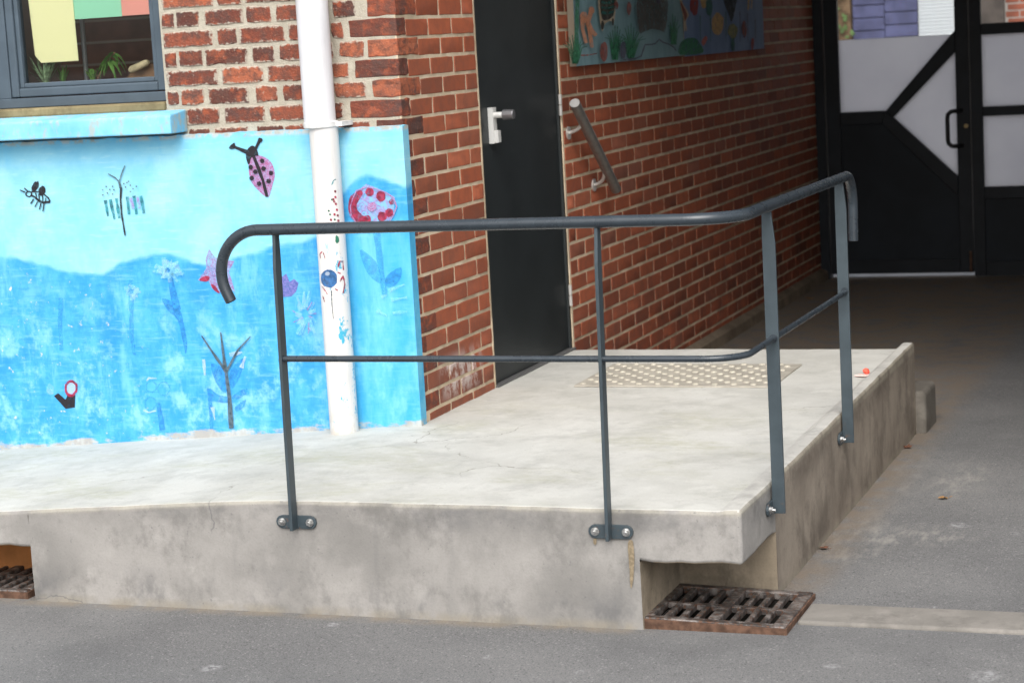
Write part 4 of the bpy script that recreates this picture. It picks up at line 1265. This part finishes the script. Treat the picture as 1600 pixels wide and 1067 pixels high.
K_OR = paint('canvas_orange', (0.62, 0.27, 0.15), alpha=0.8); K_GR = paint('canvas_green', (0.04, 0.19, 0.10), 0.4, alpha=0.8); K_GY = paint('canvas_grey', (0.075, 0.07, 0.065), alpha=0.8)
K_BK = paint('canvas_black', (0.02, 0.022, 0.025), alpha=0.8); K_RB = paint('canvas_redbrown', (0.24, 0.06, 0.045), 0.4, alpha=0.8); K_PU = paint('canvas_plum', (0.085, 0.085, 0.13), alpha=0.8); K_CR = paint('canvas_cream', (0.50, 0.40, 0.28), alpha=0.8)
K_YE = paint('canvas_ochre', (0.55, 0.35, 0.14), alpha=0.8); K_OL = paint('canvas_olive', (0.24, 0.24, 0.10), 0.3, alpha=0.8); K_PK = paint('canvas_pink', (0.48, 0.16, 0.14), alpha=0.8); K_DT = paint('canvas_teal', (0.03, 0.14, 0.12), alpha=0.8); K_RD = paint('canvas_red', (0.30, 0.045, 0.04), alpha=0.8)
rr = random.Random(21)
L1 = []
for bx, by, n_, ln, sp in ((95, 500, 9, 270, 110), (405, 470, 9, 300, 90), (530, 460, 11, 290, 130), (865, 350, 6, 260, 60)):
    for k in range(n_):
        t = (k + 0.5) / n_ * 2 - 1
        L1.append(('stroke', [(bx + t * 14, by), (bx + t * sp * .55, by - ln * 0.55 * rr.uniform(.8, 1)), (bx + t * sp, by - ln * (1 - abs(t) * .45) * rr.uniform(.85, 1))], 20, 5, K_GR))
L1 += [('stroke', [(100, 480), (105, 200), (115, -60)], 44, 30, K_GR)]
L1 += [('stroke', [(150, 130), (152, 230), (180, 340)], 34, 26, K_OR), ('stroke', [(225, 70), (195, 170), (225, 375)], 36, 28, K_OR), ('stroke', [(190, 180), (220, 240), (256, 282)], 34, 30, K_OR), ('disc', 160, 130, 30, 34, K_OR), ('disc', 222, 85, 24, 32, K_OR), ('disc', 180, 160, 30, 26, K_OR)]
L1 += [('poly', [(282, -40), (420, -40), (412, 60), (392, 205), (375, 165), (330, 185), (312, 240), (298, 232), (282, 120)], K_CR), ('poly', [(292, -40), (408, -40), (402, 60), (388, 130), (340, 160), (300, 140)], K_BK), ('disc', 307, 200, 13, 36, K_BK), ('disc', 388, 175, 8, 28, K_BK)]
L1 += [('stroke', [(300, y), (345, y + 8), (398, y - 8)], 18, 18, K_DT) for y in (20, 60, 100)]
L1 += [('disc', 415, 45, 16, 34, K_RB), ('poly', [(588, -40), (805, -40), (800, 235), (770, 245), (700, 228), (640, 245), (592, 245)], K_GY), ('poly', [(720, -20), (760, -20), (745, 40)], K_PU)]
L1 += [('disc', 318, 405, 30, 80, K_RB), ('disc', 470, 395, 26, 70, K_PU), ('disc', 515, 70, 18, 55, K_RB), ('stroke', [(140, 436), (200, 432), (266, 420)], 12, 8, K_RB),
       ('stroke', [(470, 470), (560, 462), (610, 440), (640, 352), (690, 350), (722, 342), (750, 310), (778, 332), (830, 350), (862, 372), (885, 402)], 14, 10, K_PU)]
canvas(1.862, 3.592, 1.212, 2.20, (0.16, 0.28, 0.32), (0.22, 0.36, 0.40), 'teal underwater painting nearest the door, with orange splash and grey block', L1, (0.16, 0.25, 0.28))
L2 = [('poly', [(912, 430), (912, 345), (960, 305), (1030, 300), (1070, 345), (1090, 415)], K_GR), ('poly', [(1080, 330), (1110, 285), (1128, 305), (1098, 360)], K_PK), ('disc', 1205, 190, 46, 92, K_YE), ('disc', 1025, 45, 34, 80, K_RD), ('disc', 1098, 10, 26, 55, K_YE), ('disc', 1142, 55, 26, 78, K_DT),
      ('poly', [(1245, -40), (1355, -40), (1345, 60), (1318, 172), (1290, 110)], K_BK), ('disc', 1325, 245, 38, 60, K_OL), ('stroke', [(1325, 300), (1328, 400)], 30, 26, K_DT), ('disc', 1415, 230, 20, 70, K_RB), ('disc', 1480, 345, 12, 48, K_RD), ('stroke', [(1450, -20), (1445, 80)], 16, 12, K_YE), ('stroke', [(1475, -20), (1470, 70)], 14, 10, K_CR),
      ('poly', [(905, -20), (935, 30), (982, 115), (960, 165), (968, 240), (940, 235), (938, 150)], K_CR), ('poly', [(912, 10), (968, 112), (950, 170), (944, 130)], K_RB)]
for x in (1070, 1150, 1270, 1380, 1440, 1500): L2.append(('stroke', [(x, 120 + rr.uniform(-40, 40)), (x + 3, 330)], 8, 4, K_DT if x % 20 else K_PU))
canvas(3.606, 5.335, 1.205, 2.20, (0.095, 0.16, 0.30), (0.14, 0.22, 0.38), 'blue painting farther along the wall, with ochre oval and green bush', L2, (0.12, 0.19, 0.32))

# ------------------------------------------------------------------ gate at the end of the passage
GY = 6.90
fr_ = thing('gate_surround', 'black steel frame round the double gate at the end of the passage', 'gate surround', (1.3, GY, GZ))
mb = MB(); mb.box(-0.03, 0.060, GY - 0.05, GY + 0.05, GZ, 2.38); mb.build('post', M_GATE, fr_, bevel=0.003)
mb = MB(); mb.box(2.02, 3.0, GY - 0.05, GY + 0.05, GZ, 2.38); mb.build('side_panel', M_GATE, fr_, bevel=0.003)
mb = MB(); mb.box(0.060, 2.02, GY - 0.05, GY + 0.05, 2.05, 2.38); mb.build('blocking_panel', M_GATE, fr_, bevel=0.003)  # unseen panel up to the ceiling, added to shut out light

def rawpoly(name, pts, y0, y1, mat, parent, bevel=0.0):
    mb = MB(); mb.prism(pts, 1, y0, y1)
    return mb.build(name, mat, parent, bevel=bevel)
gl_ = thing('gate_leaf', 'left leaf of the dark gate, with a K-shaped brace and frosted panes', 'gate', (0.55, GY, GZ), 'leaves of the double gate')
ZB_ = GZ + 0.030
Y0, Y1 = GY - 0.025, GY + 0.025
rawpoly('stile', [(0.066, ZB_), (0.156, ZB_), (0.156, 2.04), (0.066, 2.04)], Y0, Y1, M_GATE, gl_, 0.003)
rawpoly('stile', [(0.912, ZB_), (0.999, ZB_), (0.999, 2.04), (0.912, 2.04)], Y0, Y1, M_GATE, gl_, 0.003)
rawpoly('rail', [(0.1565, 0.66), (0.4275, 0.66), (0.455, 0.742), (0.1565, 0.742)], Y0 + 0.001, Y1 - 0.001, M_GATE, gl_, 0.003)
rawpoly('rail', [(0.1565, ZB_), (0.9115, ZB_), (0.9115, ZB_ + 0.09), (0.1565, ZB_ + 0.09)], Y0, Y1, M_GATE, gl_, 0.003)
rawpoly('rail', [(0.1565, 1.95), (0.9115, 1.95), (0.9115, 2.04), (0.1565, 2.04)], Y0, Y1, M_GATE, gl_, 0.003)
rawpoly('brace', [(0.4575, 0.742), (0.505, 0.700), (0.9115, 1.100), (0.9115, 1.235)], Y0 - 0.002, Y1 - 0.002, M_GATE, gl_, 0.003)
rawpoly('brace', [(0.430, 0.66), (0.9115, 0.175), (0.9115, 0.300), (0.505, 0.698), (0.4565, 0.7405)], Y0 - 0.004, Y1 - 0.004, M_GATE, gl_, 0.003)
rawpoly('lower_panel', [(0.150, ZB_ + 0.08), (0.915, ZB_ + 0.08), (0.915, 0.24), (0.46, 0.69), (0.150, 0.69)], GY - 0.006, GY + 0.006, M_GATEB, gl_)
rawpoly('frosted_pane', [(0.1515, 0.735), (0.457, 0.735), (0.87, 1.190), (0.888, 1.213), (0.1515, 1.213)], GY - 0.003, GY + 0.003, M_FILM, gl_)
rawpoly('frosted_pane', [(0.495, 0.699), (0.915, 0.285), (0.915, 1.115)], GY - 0.003, GY + 0.003, M_FILM, gl_)
rawpoly('clear_pane', [(0.1515, 1.214), (0.89, 1.214), (0.915, 1.24), (0.915, 1.96), (0.1515, 1.96)], GY - 0.003, GY + 0.003, M_GLASS, gl_)
hx, hy = 0.862, GY - 0.085
mb = MB(); mb.tube([(0.945, GY - 0.028, 0.725), (0.905, hy, 0.725), (0.885, hy, 0.722), (0.866, hy, 0.705), (0.862, hy, 0.68), (0.862, hy, 0.545), (0.866, hy, 0.52), (0.885, hy, 0.503), (0.905, hy, 0.50), (0.945, GY - 0.028, 0.50)], 0.014, 12)
mb.build('handle', M_BLACK, gl_, smooth=True)
mb = MB(); mb.tube([(0.972, GY - 0.026, 0.625), (0.972, GY - 0.034, 0.625)], 0.014, 14)
mb.build('lock', plain('brass', (0.32, 0.24, 0.12), 0.4, 0.7), gl_)
mb = MB(); mb.tube([(0.982, GY - 0.036, ZB_ + 0.005), (0.982, GY - 0.036, -0.185)], 0.009, 10)
mb.build('drop_bolt', M_RUST, gl_, smooth=True)

gr_ = thing('gate_leaf', 'right leaf of the dark gate, with stacked rectangular frosted panes', 'gate', (1.5, GY, GZ), 'leaves of the double gate')
for x0, x1 in ((1.004, 1.078), (1.92, 2.012)):
    rawpoly('stile', [(x0, GZ + 0.006), (x1, GZ + 0.006), (x1, 2.04), (x0, 2.04)], Y0, Y1, M_GATE, gr_, 0.003)
for z0, z1 in ((GZ + 0.006, GZ + 0.10), (0.150, 0.228), (0.683, 0.742), (1.200, 1.270), (1.95, 2.04)):
    rawpoly('rail', [(1.0785, z0), (1.9195, z0), (1.9195, z1), (1.0785, z1)], Y0, Y1, M_GATE, gr_, 0.003)
rawpoly('lower_panel', [(1.07, GZ + 0.09), (1.93, GZ + 0.09), (1.93, 0.16), (1.07, 0.16)], GY - 0.006, GY + 0.006, M_GATEB, gr_)
for z0, z1, m in ((0.220, 0.690, M_FILM), (0.735, 1.208, M_FILM), (1.262, 1.96, M_GLASS)):
    rawpoly('frosted_pane' if m is M_FILM else 'clear_pane', [(1.072, z0), (1.926, z0), (1.926, z1), (1.072, z1)], GY - 0.003, GY + 0.003, m, gr_)

# ------------------------------------------------------------------ what shows through the gate's clear panes
far = thing('far_building', 'building beyond the gate with violet boards, white shutter and red brick', 'building', (0, 14.5, GZ))
mb = MB(); mb.box(-7, 8, 14.53, 15.0, -0.5, 3.6)
mb.build('wall', plain('far_mortar', (0.27, 0.25, 0.23), 0.9), far)
M_VIO = plain('violet_boards', (0.064, 0.068, 0.135), 0.8, var=0.25, scale=7, bump=0.2)
for col, (x0, x1, zo) in enumerate(((-1.225, -0.905, 0.0), (-0.900, -0.572, 0.045))):
    z = -0.3 + zo
    while z < 2.4:
        mb = MB(); mb.box(x0, x1, 14.47 - 0.004 * col, 14.53, z, z + 0.118)
        mb.build('board', M_VIO, far, bevel=0.005)
        z += 0.127
M_SHUT = plain('white_shutter', (0.42, 0.44, 0.46), 0.6)
for k in range(80):
    z = -0.33 + k * 0.034
    mb = MB() if k == 0 else mb
    if k == 0: sh = MB()
    sh.prism([(14.50, z), (14.492, z + 0.006), (14.492, z + 0.028), (14.50, z + 0.034), (14.53, z + 0.034), (14.53, z)], 0, -0.565, 0.02)
sh.build('roller_shutter', M_SHUT, far)
mb = MB(); mb.box(0.03, 0.285, 14.42, 14.53, GZ, 2.5); mb.build('dark_post', plain('dark_wood', (0.05, 0.04, 0.035), 0.9, var=0.3, scale=8), far, bevel=0.01)
mb = MB(); mb.box(-1.62, -1.235, 14.40, 14.53, GZ, 2.5); mb.build('brown_post', plain('brown_wood', (0.10, 0.065, 0.038), 0.9, var=0.4, scale=14), far, bevel=0.01)
far_variants = []
for me in variants[:3]:
    me = me.copy(); me.materials[0] = plain('far_brick', (0.20, 0.055, 0.03), 0.9, var=0.25, scale=4); far_variants.append(me)
for k in range(22):
    for j in range(3):
        a = 0.29 + j * 0.23 + (0.11 if k % 2 else 0) - 0.09
        z = 0.85 + 0.0706 * k
        if z > 1.75: continue
        o = bpy.data.objects.new('brick', far_variants[(k + j) % 3]); COL.objects.link(o)
        o.rotation_euler = (0, 0, R(-90)); o.location = (max(a, 0.292), 14.526, z)
        if a < 0.292: o.scale = (1, (a + 0.22 - 0.292) / 0.22, 1)
        setp(o, far)
ivy = thing('ivy', 'sprigs of ivy on the brown post beyond the gate', 'plant', (-1.4, 14.38, 0.9))
rr = random.Random(8)
g_leaf = plain('ivy_leaf', (0.07, 0.12, 0.04), 0.6, var=0.4, scale=30)
mb = MB(); mb.tube([(-1.5, 14.385, GZ), (-1.44, 14.385, 0.7), (-1.38, 14.385, 1.2), (-1.42, 14.385, 1.9)], 0.008, 6); mb.build('stem', plain('ivy_stem', (0.12, 0.08, 0.05), 0.9), ivy)
mb = MB()
for k in range(120):
    c0 = Vector((-1.43 + rr.gauss(0, 0.09), 14.36 + rr.uniform(-.03, .01), rr.uniform(0.6, 1.9))); a = rr.uniform(0, 6.28); s_ = rr.uniform(0.02, 0.04)
    u = Vector((math.cos(a), rr.uniform(-.4, .4), math.sin(a))) * s_; w = Vector((-math.sin(a), rr.uniform(-.4, .4), math.cos(a))) * s_ * .6
    mb.poly([c0 - u, c0 + w, c0 + u, c0 - w])
mb.build('foliage', g_leaf, ivy)

# ------------------------------------------------------------------ things in the window
def card(name, pts, y, mat, label, cat='paper', group='coloured papers in the window'):
    mb = MB(); mb.prism(pts, 1, y, y + 0.0012)
    return tag(mb.build(name, mat), label, cat, group)
card('paper_sheet', [(-1.549, 1.70), (-1.536, 1.385), (-1.512, 1.357), (-1.348, 1.357), (-1.352, 1.70)], 0.0945, plain('yellow_paper', (0.96, 0.94, 0.55), 0.8), 'long pale yellow paper sheet in the window')
card('paper_sheet', [(-1.355, 1.70), (-1.353, 1.511), (-1.147, 1.511), (-1.148, 1.70)], 0.098, plain('green_paper', (0.38, 0.82, 0.57), 0.8), 'mint green paper sheet in the window, between yellow and salmon')
card('paper_sheet', [(-1.1455, 1.70), (-1.1445, 1.512), (-0.97, 1.512), (-0.97, 1.70)], 0.0945, plain('salmon_paper', (0.92, 0.40, 0.33), 0.8), 'salmon pink paper sheet in the window corner')
def blades(name, label, c0, n, L, sp, mat, droop, w, seed, pot=None):
    rr = random.Random(seed); t = thing(name, label, 'plant', c0); c0 = Vector(c0)
    mb = MB()
    for k in range(n):
        a = rr.uniform(0, 6.28); out = rr.uniform(0.3, 1) * sp; l = L * rr.uniform(.7, 1.1)
        dv = Vector((math.cos(a), math.sin(a) * 0.6, 0)); prev = None; sd_ = Vector((-dv.y, dv.x, 0)).normalized() if dv.length else Vector((1, 0, 0))
        for q in range(6):
            s_ = q / 5; p = c0 + dv * out * s_ + Vector((0, 0, l * (s_ - droop * s_ * s_)))
            ww = w * (1 - s_) ** 0.6 * (0.6 + s_) + 0.0005
            cur = (mb.vert(p - sd_ * ww), mb.vert(p + sd_ * ww))
            if prev: mb.face((prev[0], prev[1], cur[1], cur[0]))
            prev = cur
    mb.build('leaves', mat, t, smooth=True)
    mb = MB(); mb.tube([c0 - Vector((0, 0, 0.002)) , c0 + Vector((0, 0, 0.012))], [0.05, 0.055], 16)
    mb.build('pot', plain('clay_pot', (0.20, 0.10, 0.06), 0.8), t, smooth=True)
    return t
M_LEAF = plain('houseplant_leaf', (0.15, 0.32, 0.07), 0.45, var=0.4, scale=25)
M_LEAF2 = plain('striped_leaf', (0.32, 0.46, 0.26), 0.45, var=0.5, scale=90)
blades('house_plant', 'spiky striped house plant at the left of the window', (on(72, 134, 1, .155).x, 0.155, 1.2625), 34, 0.15, 0.10, M_LEAF2, 0.25, 0.005, 4)
blades('house_plant', 'small upright house plant beneath the yellow paper', (on(98, 130, 1, .165).x, 0.165, 1.2625), 16, 0.10, 0.04, M_LEAF, 0.2, 0.006, 5)
blades('house_plant', 'low leafy house plant below the green paper', (on(146, 128, 1, .165).x, 0.165, 1.2625), 22, 0.12, 0.05, M_LEAF, 0.5, 0.007, 6)
t = thing('house_plant', 'leaning house plant with drooping leaves in the middle of the window', 'plant', (-1.36, 0.26, 1.2625))
rr = random.Random(14)
mb = MB(); st = [on(148, 122, 1, .18), on(160, 105, 1, .18), on(170, 93, 1, .175), on(180, 82, 1, .17)]; st[0].z = 1.2625
mb.tube(st, 0.003, 8); mb.build('stem', plain('stem_brown', (0.30, 0.17, 0.10), 0.8), t)
mb = MB()
for k in range(22):
    p = st[1].lerp(st[3], rr.uniform(0.3, 1)); a = rr.uniform(0, 6.28); dv = Vector((math.cos(a), math.sin(a) * .5, 0)); L = rr.uniform(.05, .10); prev = None
    sdv = Vector((-dv.y, dv.x, 0.3)).normalized()
    for q in range(6):
        s_ = q / 5; pp = p + dv * L * s_ * 0.8 + Vector((0, 0, 0.25 * L * s_ - 1.1 * L * s_ * s_)); ww = 0.009 * math.sin(math.pi * (0.08 + 0.9 * s_)) + 0.0006
        cur = (mb.vert(pp - sdv * ww), mb.vert(pp + sdv * ww))
        if prev: mb.face((prev[0], prev[1], cur[1], cur[0]))
        prev = cur
mb.build('leaves', M_LEAF, t, smooth=True)
mb = MB(); mb.tube([(on(135, 120, 1, .3).x, 0.30, 1.262), (on(129, 30, 1, .3).x, 0.30, 2.2)], 0.0095, 12)
tag(mb.build('curtain_pole', plain('pole_grey', (0.40, 0.42, 0.44), 0.4, 0.3), None, smooth=True), 'thin upright grey pole behind the window glass', 'pole')
mb = MB(); mb.tube([on(203, 111, 1, .19), on(206, 109, 1, .19), on(228, 99, 1, .19), on(232, 97, 1, .19)], [0.010, 0.0145, 0.0135, 0.008], 10)
tag(mb.build('wood_stick', plain('pale_wood', (0.62, 0.52, 0.32), 0.8, var=0.2, scale=40), None, smooth=True), 'short pale wooden stick lying behind the glass at right', 'stick')
q_ = [on(190, 126, 1, .22), on(262, 126, 1, .22), on(262, 94, 1, .22), on(236, 101, 1, .22), on(205, 113, 1, .22)]
mb = MB(); mb.prism([(v.x, max(v.z, 1.2625) if i > 1 else 1.2625) for i, v in enumerate(q_)], 1, 0.22, 0.27)
tag(mb.build('cardboard_piece', plain('cardboard', (0.26, 0.15, 0.08), 0.9, var=0.2, scale=20), None, bevel=0.003), 'brown cardboard wedge under the wooden stick in the window', 'cardboard')

# ------------------------------------------------------------------ litter
def leaf(pos, rot, s_, mat, label):
    rr = random.Random(int(pos[0] * 1000)); mb = MB()
    out = [(0, -1.0), (0.25, -0.45), (0.75, -0.55), (0.5, -0.1), (0.95, 0.3), (0.4, 0.35), (0.12, 1.0), (-0.25, 0.45), (-0.85, 0.45), (-0.55, 0.0), (-0.8, -0.5), (-0.25, -0.45)]
    c_, q = math.cos(rot), math.sin(rot)
    ring = [mb.vert((pos[0] + (u * c_ - v * q) * s_, pos[1] + (u * q + v * c_) * s_, pos[2] + 0.004 + rr.uniform(0, 0.5) * s_ * (0.3 + abs(u)))) for u, v in out]
    ce = mb.vert((pos[0], pos[1], pos[2] + 0.006))
    for k in range(len(ring)): mb.face((ce, ring[k], ring[(k + 1) % len(ring)]))
    mb.tube([(pos[0] + q * s_, pos[1] - c_ * s_, pos[2] + 0.006), (pos[0] + q * s_ * 1.6, pos[1] - c_ * s_ * 1.6, pos[2] + 0.008)], 0.0012, 6)
    return tag(mb.build('fallen_leaf', mat), label, 'leaf', 'fallen leaves on the passage floor')
M_DRY = plain('dry_leaf', (0.30, 0.17, 0.07), 0.8, var=0.3, scale=60); M_BRN = plain('brown_leaf', (0.11, 0.05, 0.03), 0.85, var=0.3, scale=60)
p = on(1245, 466, 2, GZ); leaf((p.x + 0.09, p.y - 0.05, GZ), 0.6, 0.04, M_DRY, 'tan dry leaf far back at the foot of the brick wall')
p = on(1474, 780, 2, GZ); leaf(p, 2.2, 0.022, M_DRY, 'small yellow leaf on the asphalt beside the landing')
p = on(1281, 858, 2, GZ); leaf((p.x + 0.012, p.y, GZ), 1.1, 0.020, M_BRN, 'curled brown leaf near the drain grating, against the landing')
p = on(1412, 700, 2, GZ); leaf((p.x + 0.015, p.y, GZ), 4.0, 0.024, M_BRN, 'brown leaf by the rear end of the landing side')
p = on(1354, 588, 2, 0.0)
tw_ = thing('sweet_wrapper', 'crumpled red and white sweet wrapper on the landing near the edge', 'wrapper', (p.x, p.y, 0.004))
M_WR = plain('wrapper_red', (0.75, 0.10, 0.06), 0.5, var=0.2, scale=80)
bm = bmesh.new(); bmesh.ops.create_icosphere(bm, subdivisions=2, radius=0.014)
for v in bm.verts:
    v.co *= 1 + 0.35 * mnoise.noise(v.co * 90); v.co.z = v.co.z * 0.85 + 0.016
me = bpy.data.meshes.new('wrapper_ball'); bm.to_mesh(me); bm.free(); me.materials.append(M_WR)
o = bpy.data.objects.new('wrapper_ball', me); COL.objects.link(o); o.location = (p.x, p.y, 0.004); o.parent = tw_; o.matrix_parent_inverse = Matrix.Translation(tw_.location).inverted()
mb = MB(); mb.prism([(-0.030, -0.012), (0.012, -0.022), (0.030, 0.008), (-0.010, 0.018)], 2, 0.0, 0.006)
o = mb.build('wrapper_tail', plain('wrapper_white', (0.75, 0.55, 0.50), 0.5), None, bevel=0.002); o.location = (p.x - 0.012, p.y - 0.012, 0.004); o.parent = tw_; o.matrix_parent_inverse = Matrix.Translation(tw_.location).inverted()
